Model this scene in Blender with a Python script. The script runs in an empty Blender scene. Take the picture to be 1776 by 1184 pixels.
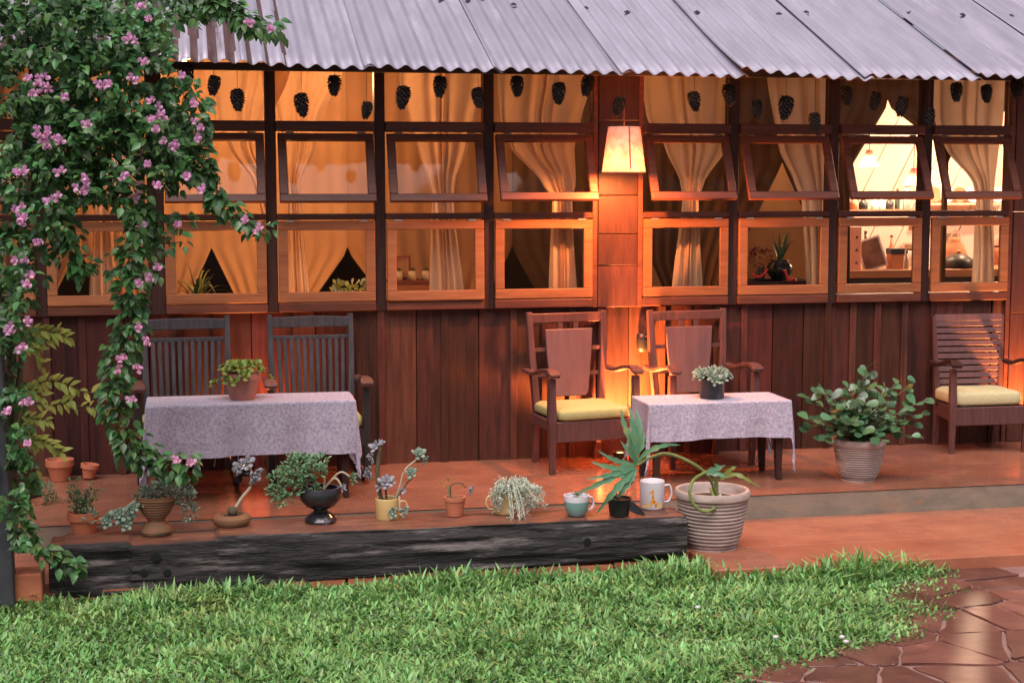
import bpy, math, random
from mathutils import Vector, Matrix, noise
R = math.radians
random.seed(7)
SC = bpy.context.scene
COL = SC.collection

# ---------------------------------------------------------------- camera, sky, sun, exposure
F_PX, CXP, CYP = 2700.0, 888.0, 592.0
PITCH, YAW = math.atan(288 / F_PX), R(11.6)
CAM = Vector((-2.725, -9.835, 1.85))
cam = bpy.data.cameras.new('camera'); cam.lens = 36 * F_PX / 1776; cam.sensor_width = 36; cam.clip_end = 500
co = bpy.data.objects.new('camera', cam); COL.objects.link(co)
co.location = CAM; co.rotation_euler = (R(90) - PITCH, 0, -YAW); SC.camera = co

world = bpy.data.worlds.new('World'); SC.world = world; world.use_nodes = True
wn = world.node_tree; bg = wn.nodes['Background']
sky = wn.nodes.new('ShaderNodeTexSky'); sky.sky_type = 'NISHITA'; sky.sun_disc = False
sky.sun_elevation = R(60); sky.sun_rotation = R(200); sky.dust_density = 3.0; sky.ozone_density = 1.5
wmix = wn.nodes.new('ShaderNodeMix'); wmix.data_type = 'RGBA'; wmix.inputs[0].default_value = 0.75
wmix.inputs[7].default_value = (2.0, 1.78, 2.05, 1)        # even dusk overcast
wn.links.new(sky.outputs[0], wmix.inputs[6]); wn.links.new(wmix.outputs[2], bg.inputs[0])
bg.inputs[1].default_value = 0.075

sun = bpy.data.lights.new('sun', 'SUN'); sun.energy = 1.75; sun.angle = R(50); sun.color = (1, .93, .95)
so = bpy.data.objects.new('sun', sun); COL.objects.link(so); so.rotation_euler = (R(30), 0, R(-20))

vs = SC.view_settings; vs.view_transform = 'Standard'; vs.look = 'None'; vs.gamma = 1; vs.exposure = 1.25
vs.use_curve_mapping = False
SC.cycles.max_bounces = 6; SC.cycles.transparent_max_bounces = 16
SC.cycles.sample_clamp_indirect = 6

# picture measurements -> points at a known depth / height
_fw = Vector((math.sin(YAW) * math.cos(PITCH), math.cos(YAW) * math.cos(PITCH), -math.sin(PITCH)))
_rt = Vector((math.cos(YAW), -math.sin(YAW), 0)); _up = _rt.cross(_fw)
def _ray(x, y): return _fw + _rt * ((x - CXP) / F_PX) + _up * ((CYP - y) / F_PX)
def P(x, y, Y=0.0):
    d = _ray(x, y); return CAM + d * ((Y - CAM.y) / d.y)
def G(x, y, z=0.0):
    d = _ray(x, y); return CAM + d * ((z - CAM.z) / d.z)

# ---------------------------------------------------------------- materials
MATS = {}
def mat(name, c1, c2=None, scale=8, stretch=(1, 1, 1), rough=.6, bump=0.0, metal=0, spec=.4, rnd=0.0,
        island=0.0, trans=0.0, c3=None, c3amt=.5, detail=5, bscale=None, rough2=None, coat=0.0, hue=0.0, distort=0.0, ramp=(.32, .68)):
    m = bpy.data.materials.new(name); m.use_nodes = True; MATS[name] = m
    n = m.node_tree.nodes; l = m.node_tree.links; b = n['Principled BSDF']
    b.inputs['Roughness'].default_value = rough; b.inputs['Metallic'].default_value = metal
    b.inputs['Specular IOR Level'].default_value = spec; b.inputs['Coat Weight'].default_value = coat
    tc = n.new('ShaderNodeTexCoord'); mp = n.new('ShaderNodeMapping'); mp.inputs['Scale'].default_value = stretch
    oi = n.new('ShaderNodeObjectInfo')
    add = n.new('ShaderNodeVectorMath'); add.operation = 'MULTIPLY_ADD'
    l.new(oi.outputs['Random'], add.inputs[0]); add.inputs[1].default_value = (31, 17, 23) if rnd else (0, 0, 0)
    l.new(tc.outputs['Object'], add.inputs[2]); l.new(add.outputs[0], mp.inputs[0])
    no = n.new('ShaderNodeTexNoise'); no.inputs['Scale'].default_value = scale; no.inputs['Detail'].default_value = detail
    no.inputs['Roughness'].default_value = .6; no.inputs['Distortion'].default_value = distort
    l.new(mp.outputs[0], no.inputs[0])
    rp = n.new('ShaderNodeValToRGB'); e = rp.color_ramp.elements
    c2 = c2 or c1
    e[0].position, e[1].position = ramp; e[0].color = (*c1, 1); e[1].color = (*c2, 1)
    l.new(no.outputs['Fac'], rp.inputs[0]); out = rp.outputs[0]
    if c3:
        n2 = n.new('ShaderNodeTexNoise'); n2.inputs['Scale'].default_value = scale * .33; n2.inputs['Detail'].default_value = 6
        n2.inputs['Roughness'].default_value = .7
        l.new(mp.outputs[0], n2.inputs[0]); r2 = n.new('ShaderNodeValToRGB')
        r2.color_ramp.elements[0].position = .62 - c3amt * .25; r2.color_ramp.elements[1].position = .74 - c3amt * .25
        l.new(n2.outputs['Fac'], r2.inputs[0])
        mx = n.new('ShaderNodeMix'); mx.data_type = 'RGBA'; l.new(r2.outputs[0], mx.inputs[0]); l.new(out, mx.inputs[6])
        mx.inputs[7].default_value = (*c3, 1); out = mx.outputs[2]
        if rough2 is not None:
            mr = n.new('ShaderNodeMapRange'); mr.inputs[3].default_value = rough; mr.inputs[4].default_value = rough2
            l.new(r2.outputs[0], mr.inputs[0]); l.new(mr.outputs[0], b.inputs['Roughness'])
    if rnd or island:
        hs = n.new('ShaderNodeHueSaturation'); mr = n.new('ShaderNodeMapRange')
        if island:
            ge = n.new('ShaderNodeNewGeometry'); src = ge.outputs['Random Per Island']; a = island
        else: src = oi.outputs['Random']; a = rnd
        l.new(src, mr.inputs[0]); mr.inputs[3].default_value = 1 - a; mr.inputs[4].default_value = 1 + a
        l.new(mr.outputs[0], hs.inputs['Value'])
        if hue:
            m2 = n.new('ShaderNodeMath'); m2.operation = 'MULTIPLY'; m2.inputs[1].default_value = 7.31; l.new(src, m2.inputs[0])
            m3 = n.new('ShaderNodeMath'); m3.operation = 'FRACT'; l.new(m2.outputs[0], m3.inputs[0])
            mh = n.new('ShaderNodeMapRange'); mh.inputs[3].default_value = .5 - hue; mh.inputs[4].default_value = .5 + hue
            l.new(m3.outputs[0], mh.inputs[0]); l.new(mh.outputs[0], hs.inputs['Hue'])
        l.new(out, hs.inputs['Color']); out = hs.outputs[0]
    l.new(out, b.inputs['Base Color'])
    if bump:
        bp = n.new('ShaderNodeBump'); bp.inputs['Strength'].default_value = bump; bp.inputs['Distance'].default_value = .01
        if bscale:
            nb = n.new('ShaderNodeTexNoise'); nb.inputs['Scale'].default_value = bscale; nb.inputs['Detail'].default_value = 6
            l.new(mp.outputs[0], nb.inputs[0]); l.new(nb.outputs['Fac'], bp.inputs['Height'])
        else: l.new(no.outputs['Fac'], bp.inputs['Height'])
        l.new(bp.outputs[0], b.inputs['Normal'])
    if trans:
        t = n.new('ShaderNodeBsdfTranslucent'); l.new(out, t.inputs[0]); ms = n.new('ShaderNodeMixShader')
        ms.inputs[0].default_value = trans; l.new(b.outputs[0], ms.inputs[1]); l.new(t.outputs[0], ms.inputs[2])
        l.new(ms.outputs[0], n['Material Output'].inputs[0])
    return m
V3, H3 = (9, 9, .9), (.9, 9, 9)       # grain along z / along x
mat('board', (.057, .0175, .0115), (.108, .034, .021), 3, V3, .62, .3, rnd=.5, c3=(.038, .013, .01), c3amt=.35, hue=.012, spec=.22)
mat('dark_wood', (.03, .012, .01), (.055, .022, .016), 4, V3, .55, .2, rnd=.15, spec=.25)
mat('dark_rail', (.07, .023, .016), (.115, .038, .025), 4, H3, .5, .2, rnd=.15, spec=.3)
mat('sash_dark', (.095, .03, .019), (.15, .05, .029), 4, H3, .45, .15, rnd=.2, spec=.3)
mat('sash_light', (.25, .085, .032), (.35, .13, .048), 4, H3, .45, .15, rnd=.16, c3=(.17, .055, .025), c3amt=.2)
mat('post_wood', (.042, .0135, .009), (.075, .024, .014), 4, V3, .5, .2, rnd=.5)
mat('chair_grey', (.028, .025, .029), (.062, .056, .064), 5, V3, .6, .25, rnd=.08)
mat('chair_black', (.018, .015, .015), (.035, .028, .026), 5, V3, .5, .1)
mat('chair_red', (.085, .035, .03), (.14, .055, .045), 5, V3, .42, .12, rnd=.1)
mat('chair_panel', (.13, .065, .065), (.17, .085, .08), 3, V3, .45, .1, rnd=.08)
mat('cushion', (.36, .33, .12), (.44, .4, .17), 60, rough=.9, bump=.15)
mat('cushion_cream', (.52, .44, .22), (.6, .52, .28), 60, rough=.9, bump=.15)
mat('deck', (.24, .09, .052), (.34, .14, .082), 2.2, (1, 1.6, 1), .17, .07, c3=(.17, .07, .048), c3amt=.42, rough2=.38, bscale=14, spec=.5)
mat('terrace', (.32, .105, .055), (.44, .16, .085), 3, (1, 1.5, 1), .2, .12, c3=(.25, .09, .055), c3amt=.45, rough2=.45, bscale=12, spec=.5)
mat('riser', (.16, .14, .105), (.26, .2, .14), 5, (1, 1, 2), .7, .2, c3=(.33, .16, .09), c3amt=.25, bscale=25)
mat('soil', (.03, .018, .012), (.07, .04, .028), 60, rough=.95, bump=.6)
mat('earth', (.05, .045, .022), (.1, .075, .04), 14, rough=.95, bump=.5)
mat('joint', (.2, .11, .09), (.3, .18, .15), 10, rough=.5, bump=.3)
mat('stone', (.085, .033, .026), (.155, .062, .046), 5, (1, 1, 1), .34, .6, rnd=.35, c3=(.2, .085, .062), c3amt=.3, rough2=.5, bscale=6, spec=.45)
mat('brick', (.3, .09, .045), (.38, .13, .06), 14, rough=.85, bump=.3, rnd=.3)
mat('terracotta', (.42, .13, .06), (.5, .17, .085), 9, rough=.75, bump=.12, rnd=.12, c3=(.3, .12, .075), c3amt=.2)
mat('terracotta_pink', (.34, .135, .1), (.42, .17, .125), 7, rough=.75, bump=.1)
mat('terra_moss', (.17, .1, .05), (.3, .12, .06), 9, (1, 1, 3), .8, .2, c3=(.06, .07, .03), c3amt=.45)
mat('ribbed', (.3, .22, .185), (.48, .37, .32), 6, (1, 1, 3), .8, .25, c3=(.15, .11, .085), c3amt=.3)
mat('glaze_black', (.012, .011, .012), (.03, .027, .03), 12, rough=.16, bump=.25, c3=(.3, .28, .31), c3amt=.12, spec=.6)
mat('plastic_black', (.012, .012, .012), (.02, .02, .02), rough=.45)
mat('pot_grey', (.02, .02, .022), (.045, .045, .047), 14, rough=.4, c3=(.16, .15, .14), c3amt=.05)
mat('mug_yellow', (.62, .42, .16), (.68, .48, .2), 4, rough=.22, spec=.5)
mat('mug_teal', (.17, .32, .29), (.24, .4, .36), 6, rough=.25, spec=.5)
mat('mug_white', (.72, .68, .7), (.78, .74, .76), 4, rough=.2, spec=.5)
mat('print_orange', (.8, .33, .03)); mat('print_brown', (.2, .06, .02)); mat('print_yellow', (.85, .5, .05))
mat('char_wood', (.009, .008, .008), (.042, .034, .032), 8, (.8, 6, 6), .85, 1.0, c3=(.15, .124, .115), c3amt=.4, bscale=22, detail=10, distort=1.2)
mat('beam_top', (.14, .055, .035), (.24, .1, .06), 4, (.7, 6, 4), .35, .5, c3=(.055, .035, .03), c3amt=.4, bscale=12)
mat('hole', (.004, .004, .004))
mat('roof_zinc', (.29, .265, .315), (.37, .34, .4), 3, (4, .5, .5), .55, .08, metal=.2, rnd=.08, c3=(.44, .4, .455), c3amt=.3, bscale=30)
mat('roof_rust', (.3, .26, .3), (.46, .41, .47), 4, (9, .5, .5), .5, .1, metal=.3, c3=(.16, .09, .085), c3amt=.4)
mat('rust_dark', (.055, .025, .022), (.12, .06, .055), 4, (9, .8, .8), .6, .1, c3=(.25, .2, .22), c3amt=.15)
mat('roof_under', (.03, .02, .018), (.05, .03, .025), 3)
mat('washer', (.05, .04, .05), rough=.5)
mat('metal', (.5, .42, .36), rough=.35, metal=.8)
mat('cone', (.008, .005, .004), (.02, .013, .01), 30, rough=.8, rnd=.15)
mat('string', (.06, .045, .04))
mat('cloth', (.29, .262, .33), (.53, .455, .515), 70, rough=.95, bump=.1, detail=5, ramp=(.36, .64))
mat('curtain', (.72, .52, .36), (.82, .62, .45), 5, rough=.9, trans=.5)
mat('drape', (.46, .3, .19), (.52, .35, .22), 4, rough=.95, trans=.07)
mat('drape_dimmed', (.15, .095, .06), (.19, .12, .075), 4, rough=.95, trans=.05)  # drape fabric darkened, dim room light put into its colour
mat('drape_half_dimmed', (.36, .22, .13), (.4, .25, .15), 4, rough=.95, trans=.05)  # same fabric partly darkened, step between the lit and dimmed drapes
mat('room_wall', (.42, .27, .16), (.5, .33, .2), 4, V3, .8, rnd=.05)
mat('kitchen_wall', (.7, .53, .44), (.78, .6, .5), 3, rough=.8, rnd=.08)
mat('room_floor', (.14, .05, .03), (.2, .08, .045), 3, rough=.4)
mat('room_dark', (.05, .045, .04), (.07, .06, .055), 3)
mat('counter', (.3, .14, .07), (.38, .18, .09), 4, H3, .5)
mat('shade_pink', (.75, .32, .28), rough=.9, trans=.5)
mat('shade', (.64, .27, .18), (.85, .48, .35), 20, rough=.9, trans=.035, detail=3)
mat('shade_seam', (.5, .12, .08), rough=.9, trans=.3)
mat('leaf_boug', (.038, .11, .032), (.1, .22, .06), 30, rough=.36, trans=.26, island=.6, hue=.03, spec=.5)
mat('leaf_part', (.05, .14, .04), (.125, .265, .075), 30, rough=.36, trans=.26, rnd=.6, hue=.03, spec=.5)
mat('bract', (.68, .3, .52), (.82, .48, .67), 40, rough=.7, trans=.4, island=.28, hue=.02)
mat('stem', (.09, .06, .035), (.14, .1, .055), 20, rough=.8)
mat('stem_green', (.16, .2, .06), (.22, .26, .09), 20, rough=.5)
mat('stem_pale', (.42, .33, .22), (.5, .4, .28), 20, rough=.6)
mat('leaf_lime', (.36, .42, .08), (.5, .54, .14), 30, rough=.5, trans=.35, rnd=.3, hue=.02)
mat('leaf_round', (.04, .105, .04), (.1, .2, .085), 20, rough=.28, trans=.1, rnd=.55, hue=.025, spec=.6)
mat('leaf_kalanchoe', (.16, .24, .035), (.3, .36, .08), 30, rough=.5, trans=.2, island=.35, hue=.02)
mat('succ_grey', (.145, .2, .145), (.25, .32, .235), 30, rough=.6, island=.35)
mat('succ_green', (.09, .2, .09), (.17, .3, .15), 30, rough=.5, island=.35)
mat('succ_mauve', (.2, .195, .21), (.33, .315, .34), 30, rough=.55, island=.3)
mat('succ_dark', (.09, .14, .07), (.16, .22, .11), 30, rough=.5, island=.35)
mat('succ_pale', (.4, .43, .32), (.55, .58, .46), 30, rough=.7, island=.3)
mat('philo', (.075, .2, .095), (.14, .3, .155), 12, rough=.33, trans=.2, c3=(.28, .3, .07), c3amt=.06, spec=.5)
mat('philo_curl', (.17, .22, .05), (.25, .27, .07), 16, rough=.4, trans=.2)
mat('grass', (.135, .28, .07), (.25, .46, .145), 3, rough=.42, trans=.25, island=.5, hue=.028, c3=(.28, .37, .11), c3amt=.1, spec=.45)
mat('grass_dry', (.2, .2, .13), (.3, .28, .2), 6, rough=.7, island=.3)
mat('iron', (.03, .03, .035), (.05, .05, .055), 10, rough=.6)
mat('bead_dark', (.12, .02, .02), (.22, .04, .03), 20, rough=.6, island=.3); mat('red_bead', (.6, .02, .02), rough=.2); mat('box_pink', (.7, .36, .27), rough=.7); mat('box_orange', (.5, .2, .1), rough=.7)
mat('glass_dark', (.06, .07, .06), rough=.15); mat('jar', (.35, .36, .33), (.5, .5, .46), 20, rough=.2)
mat('picture', (.12, .07, .05), (.35, .22, .16), 9, rough=.4)
mat('pebble', (.6, .56, .52), rough=.7); mat('dead_leaf', (.3, .16, .07), (.4, .24, .12), 20, rough=.8)
def glass_mat():
    m = bpy.data.materials.new('glass'); m.use_nodes = True; n = m.node_tree.nodes; l = m.node_tree.links
    n.remove(n['Principled BSDF']); t = n.new('ShaderNodeBsdfTransparent'); g = n.new('ShaderNodeBsdfGlossy')
    g.inputs['Roughness'].default_value = .03; t.inputs[0].default_value = (.93, .92, .9, 1)
    fr = n.new('ShaderNodeFresnel'); fr.inputs[0].default_value = 1.18; ms = n.new('ShaderNodeMixShader')
    l.new(fr.outputs[0], ms.inputs[0]); l.new(t.outputs[0], ms.inputs[1]); l.new(g.outputs[0], ms.inputs[2])
    l.new(ms.outputs[0], n['Material Output'].inputs[0]); MATS['glass'] = m
glass_mat()
def emit_mat(name, c, s):
    m = bpy.data.materials.new(name); m.use_nodes = True; b = m.node_tree.nodes['Principled BSDF']
    b.inputs['Emission Color'].default_value = (*c, 1); b.inputs['Emission Strength'].default_value = s; MATS[name] = m
emit_mat('bulb', (1, .5, .2), 5)

# ---------------------------------------------------------------- mesh helpers
class MB:
    def __init__(s): s.v = []; s.f = []; s.m = []
    def add(s, vs, fs, M=None, mi=0):
        o = len(s.v)
        s.v += [tuple(M @ Vector(p)) for p in vs] if M is not None else [tuple(p) for p in vs]
        s.f += [tuple(i + o for i in f) for f in fs]; s.m += [mi] * len(fs); return s
    def box(s, c, d, M=None, mi=0, taper=None):
        x, y, z = d[0] / 2, d[1] / 2, d[2] / 2; t = taper or (1, 1)
        vs = [(-x, -y, -z), (x, -y, -z), (x, y, -z), (-x, y, -z), (-x * t[0], -y * t[1], z), (x * t[0], -y * t[1], z), (x * t[0], y * t[1], z), (-x * t[0], y * t[1], z)]
        fs = [(0, 3, 2, 1), (4, 5, 6, 7), (0, 1, 5, 4), (1, 2, 6, 5), (2, 3, 7, 6), (3, 0, 4, 7)]
        T = Matrix.Translation(c); return s.add(vs, fs, T @ M if M is not None else T, mi)
    def b2(s, a, b, mi=0):         # box from two corners
        return s.box([(a[i] + b[i]) / 2 for i in range(3)], [abs(a[i] - b[i]) for i in range(3)], mi=mi)
    def bar(s, p, q, w, d, w2=None, d2=None, mi=0, side=(1, 0, 0)):   # tapered bar from p to q, w along side
        p, q = Vector(p), Vector(q); ax = (q - p).normalized(); sd = Vector(side); sd = (sd - ax * sd.dot(ax)).normalized(); dp = ax.cross(sd)
        w2 = w2 or w; d2 = d2 or d; vs = []
        for c, a, b in ((p, w, d), (q, w2, d2)):
            for i, j in ((-1, -1), (1, -1), (1, 1), (-1, 1)): vs.append(c + sd * (i * a / 2) + dp * (j * b / 2))
        return s.add(vs, [(0, 3, 2, 1), (4, 5, 6, 7), (0, 1, 5, 4), (1, 2, 6, 5), (2, 3, 7, 6), (3, 0, 4, 7)], mi=mi)
    def strip(s, pts, w, d, side=(1, 0, 0), mi=0):   # bent bar along points; w,d scalars or lists
        n = len(pts); W = w if isinstance(w, (list, tuple)) else [w] * n; D = d if isinstance(d, (list, tuple)) else [d] * n
        vs = []; pts = [Vector(p) for p in pts]
        for k, p in enumerate(pts):
            ax = (pts[min(k + 1, n - 1)] - pts[max(k - 1, 0)]).normalized(); sd = Vector(side); sd = (sd - ax * sd.dot(ax)).normalized(); dp = ax.cross(sd)
            for i, j in ((-1, -1), (1, -1), (1, 1), (-1, 1)): vs.append(p + sd * (i * W[k] / 2) + dp * (j * D[k] / 2))
        fs = [(0, 3, 2, 1), tuple(4 * (n - 1) + i for i in range(4))]
        for k in range(n - 1):
            for i in range(4): a = 4 * k + i; b = 4 * k + (i + 1) % 4; fs.append((a, b, b + 4, a + 4))
        return s.add(vs, fs, mi=mi)
    def tube(s, pts, r, n=6, mi=0):
        pts = [Vector(p) for p in pts]; N = len(pts); rr = r if isinstance(r, (list, tuple)) else [r] * N; vs = []; fs = []
        for k, p in enumerate(pts):
            ax = (pts[min(k + 1, N - 1)] - pts[max(k - 1, 0)]).normalized()
            h = Vector((0, 0, 1)) if abs(ax.z) < .9 else Vector((1, 0, 0)); a = ax.cross(h).normalized(); b = ax.cross(a)
            for i in range(n): t = 2 * math.pi * i / n; vs.append(p + (a * math.cos(t) + b * math.sin(t)) * rr[k])
        for k in range(N - 1):
            for i in range(n): j = (i + 1) % n; fs.append((k * n + i, k * n + j, k * n + n + j, k * n + n + i))
        fs.append(tuple(range(n))); fs.append(tuple(reversed(range((N - 1) * n, N * n)))); return s.add(vs, fs, mi=mi)
    def lathe(s, prof, n=28, c=(0, 0, 0), mi=0, sx=1, sy=1):
        vs = []; fs = []; N = len(prof)
        for r, z in prof:
            for i in range(n): t = 2 * math.pi * i / n; vs.append((c[0] + r * math.cos(t) * sx, c[1] + r * math.sin(t) * sy, c[2] + z))
        for k in range(N - 1):
            for i in range(n): j = (i + 1) % n; fs.append((k * n + i, k * n + j, k * n + n + j, k * n + n + i))
        if prof[0][0] > 1e-4: fs.append(tuple(reversed(range(n))))
        if prof[-1][0] > 1e-4: fs.append(tuple(range((N - 1) * n, N * n)))
        return s.add(vs, fs, mi=mi)
    def grid(s, fn, nu, nv, mi=0):
        vs = [fn(i / nu, j / nv) for j in range(nv + 1) for i in range(nu + 1)]
        return s.add(vs, [(j * (nu + 1) + i, j * (nu + 1) + i + 1, (j + 1) * (nu + 1) + i + 1, (j + 1) * (nu + 1) + i) for j in range(nv) for i in range(nu)], mi=mi)
    def mesh(s, name, mats, smooth=False):
        me = bpy.data.meshes.new(name); me.from_pydata(s.v, [], s.f)
        for m in (mats if isinstance(mats, (list, tuple)) else [mats]): me.materials.append(MATS[m])
        if any(s.m): me.polygons.foreach_set('material_index', s.m)
        if smooth: me.polygons.foreach_set('use_smooth', [True] * len(s.f))
        me.update(); return me
    def obj(s, name, mats, parent=None, smooth=False, bevel=0, loc=None, solid=0):
        o = link(name, s.mesh(name, mats, smooth), parent, loc)
        if solid: sm = o.modifiers.new('solid', 'SOLIDIFY'); sm.thickness = solid
        if bevel:
            b = o.modifiers.new('bevel', 'BEVEL'); b.width = bevel; b.segments = 1; b.limit_method = 'ANGLE'
        return o
def link(name, data, parent=None, loc=None, M=None):
    o = bpy.data.objects.new(name, data); COL.objects.link(o); o.parent = parent
    if M is not None: o.matrix_local = M
    elif loc is not None: o.location = loc
    return o
def tag(o, label, cat, group=None):
    o['label'] = label; o['category'] = cat
    if group: o['group'] = group
    return o
def thing(name, label, cat, loc=(0, 0, 0), rz=0, group=None):
    o = link(name, None, None, loc); o.rotation_euler = (0, 0, rz); o.empty_display_size = .1; return tag(o, label, cat, group)
def structure(o): o['kind'] = 'structure'; return o
def RZ(a): return Matrix.Rotation(a, 4, 'Z')
def RX(a): return Matrix.Rotation(a, 4, 'X')
def RY(a): return Matrix.Rotation(a, 4, 'Y')
def TR(x, y=None, z=None): return Matrix.Translation(x if y is None else (x, y, z))
def SCL(a): return Matrix.Diagonal((a, a, a, 1))
def frame_to(d, up):       # matrix whose +X is d and +Z leans to up
    x = Vector(d).normalized(); y = Vector(up).cross(x)
    if y.length < 1e-3: y = Vector((0, 1, 0)).cross(x)
    y.normalize(); z = x.cross(y); return Matrix((x, y, z)).transposed().to_4x4()
def rnd(a, b): return random.uniform(a, b)
def smooth_path(pts, n=6):     # Catmull-Rom
    pts = [Vector(p) for p in pts]; out = []; q = [pts[0]] + pts + [pts[-1]]
    for i in range(1, len(q) - 2):
        for k in range(n):
            t = k / n; a, b, c, d = q[i - 1], q[i], q[i + 1], q[i + 2]
            out.append(.5 * ((2 * b) + (c - a) * t + (2 * a - 5 * b + 4 * c - d) * t * t + (3 * b - a - 3 * c + d) * t ** 3))
    out.append(pts[-1]); return out
def leaf_geo(L, W, fold=.25, curl=.2, prof=((0, .06), (.2, .75), (.45, 1), (.75, .62), (1, 0))):
    vs = []; fs = []
    for t, w in prof:
        z = -curl * L * t * t
        vs += [(L * t, -W * w / 2, z + fold * W * w / 2), (L * t, 0, z), (L * t, W * w / 2, z + fold * W * w / 2)]
    for k in range(len(prof) - 1):
        a = 3 * k; fs += [(a, a + 3, a + 4, a + 1), (a + 1, a + 4, a + 5, a + 2)]
    return vs, fs
LEAF_B = leaf_geo(1, .62, .3, .22, ((0, .08), (.18, .8), (.4, 1), (.72, .6), (1, 0)))
LEAF_R = leaf_geo(1, .72, .12, .1, ((0, .12), (.2, .5), (.5, .92), (.78, 1), (.94, .6), (1, .05)))
LEAF_N = leaf_geo(1, .3, .3, .25)
def petal_geo(L, W, T, tip=.0):   # plump succulent leaf
    vs = [(0, 0, 0)]; ring = ((.35, .7), (.72, 1), (.9, .6))
    for t, w in ring:
        for a in range(6):
            th = a * math.pi / 3; vs.append((L * t, W * w / 2 * math.cos(th), T * w / 2 * math.sin(th) + L * t * t * tip))
    vs.append((L, 0, L * tip * 1.1)); fs = []
    for a in range(6):
        b = (a + 1) % 6; fs.append((0, 1 + b, 1 + a))
        for k in range(2): fs.append((1 + 6 * k + a, 1 + 6 * k + b, 7 + 6 * k + b, 7 + 6 * k + a))
        fs.append((13 + a, 13 + b, 19))
    return vs, fs
def rosette(mb, c, r, axis=(0, 0, 1), n=18, wide=.42, thick=.16, mi=0, jit=.12):
    M0 = TR(c) @ frame_to(axis, (0.3, .2, 1)) @ RY(R(90))        # local +Z = axis
    for k in range(n):
        t = k / (n - 1); L = r * (1 - .55 * t) * rnd(1 - jit, 1 + jit); el = R(8 + 68 * t + rnd(-6, 6))
        vs, fs = petal_geo(L, L * wide * 1.3, L * thick * 2, .12)
        mb.add(vs, fs, M0 @ RZ(k * 2.39996 + rnd(-.1, .1)) @ RY(-el), mi)
    return mb

def clump(mb, c, rad, n, L, W, T=.3, up=.4, mi=0):         # small plump leaves through a volume
    vs, fs = petal_geo(1, W, T)
    for _ in range(n):
        d = Vector((rnd(-1, 1), rnd(-1, 1), rnd(-1, 1)))
        if d.length > 1: d.normalize()
        p = Vector(c) + Vector((d.x * rad[0], d.y * rad[1], d.z * rad[2])); q = (d + Vector((rnd(-.6, .6), rnd(-.6, .6), up + rnd(-.4, .6)))).normalized()
        mb.add(vs, fs, TR(p) @ frame_to(q, (0, 0, 1)) @ SCL(L * rnd(.7, 1.25)), mi)
    return mb
# ---------------------------------------------------------------- ground, terrace, deck
GZ = -.2
o = MB().grid(lambda u, v: (-60 + 120 * u, -60 + 120 * v, GZ - .03), 4, 4).obj('ground', 'earth'); structure(o)
# deck slab with riser face
dk = MB().b2((-9, -1.39, -.15), (9, .1, -.004)).obj('deck_riser', 'riser', bevel=.004); structure(dk)
dk = MB().grid(lambda u, v: (-9 + 18 * u, -1.394 + 1.5 * v, .0), 60, 8).obj('deck', 'deck'); structure(dk)
tr = MB().b2((-9, -2.04, -.24), (9, -1.39, -.14)).b2((-.16, -2.47, -.24), (9, -2.04, -.14)).obj('lower_terrace', 'terrace', bevel=.006); structure(tr)
bm = MB().box((0, 0, 0), (.19, .09, .05)).mesh('brick', 'brick')
for k in range(19):
    o = link('brick', bm, tr, (-3.9 + k * .2 + rnd(-.006, .006), -2.1 + rnd(-.008, .008), -.19 + rnd(-.006, .004))); o.rotation_euler = (rnd(-.03, .03), 0, rnd(-.03, .03))

# flagstone path: irregular wet stones in pale joints
LAWN = [(1.14, -2.44), (1.02, -2.75), (.88, -3.05), (.66, -3.38), (.4, -3.56), (.09, -3.72), (-.2, -3.88), (-.45, -4.03), (-.8, -4.4), (-1.2, -5.2), (-1.6, -6)]
def lawn_edge(y):
    for (x0, y0), (x1, y1) in zip(LAWN, LAWN[1:]):
        if y1 <= y <= y0: return x0 + (x1 - x0) * (y0 - y) / (y0 - y1)
    return LAWN[0][0] if y > LAWN[0][1] else LAWN[-1][0]
path = MB().grid(lambda u, v: (lawn_edge(-6 + 3.53 * v) - .12 + (5.5 - lawn_edge(-6 + 3.53 * v) + .12) * u, -6 + 3.53 * v, GZ - .008), 4, 30).obj('flagstone_path', 'joint'); structure(path)
cells = []
for i in range(20):
    for j in range(16):
        cells.append((-1.9 + i * .4 + (.2 if j % 2 else 0) + rnd(-.2, .2), -6 + j * .23 + rnd(-.11, .11)))
def clip(poly, p, q):
    mx, my = (p[0] + q[0]) / 2, (p[1] + q[1]) / 2; dx, dy = q[0] - p[0], q[1] - p[1]; L = math.hypot(dx, dy); g = .009
    f = lambda a: ((a[0] - mx) * dx + (a[1] - my) * dy) / L + g
    out = []
    for a, b in zip(poly, poly[1:] + poly[:1]):
        fa, fb = f(a), f(b)
        if fa <= 0: out.append(a)
        if (fa < 0) != (fb < 0): t = fa / (fa - fb); out.append((a[0] + (b[0] - a[0]) * t, a[1] + (b[1] - a[1]) * t))
    return out
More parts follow.
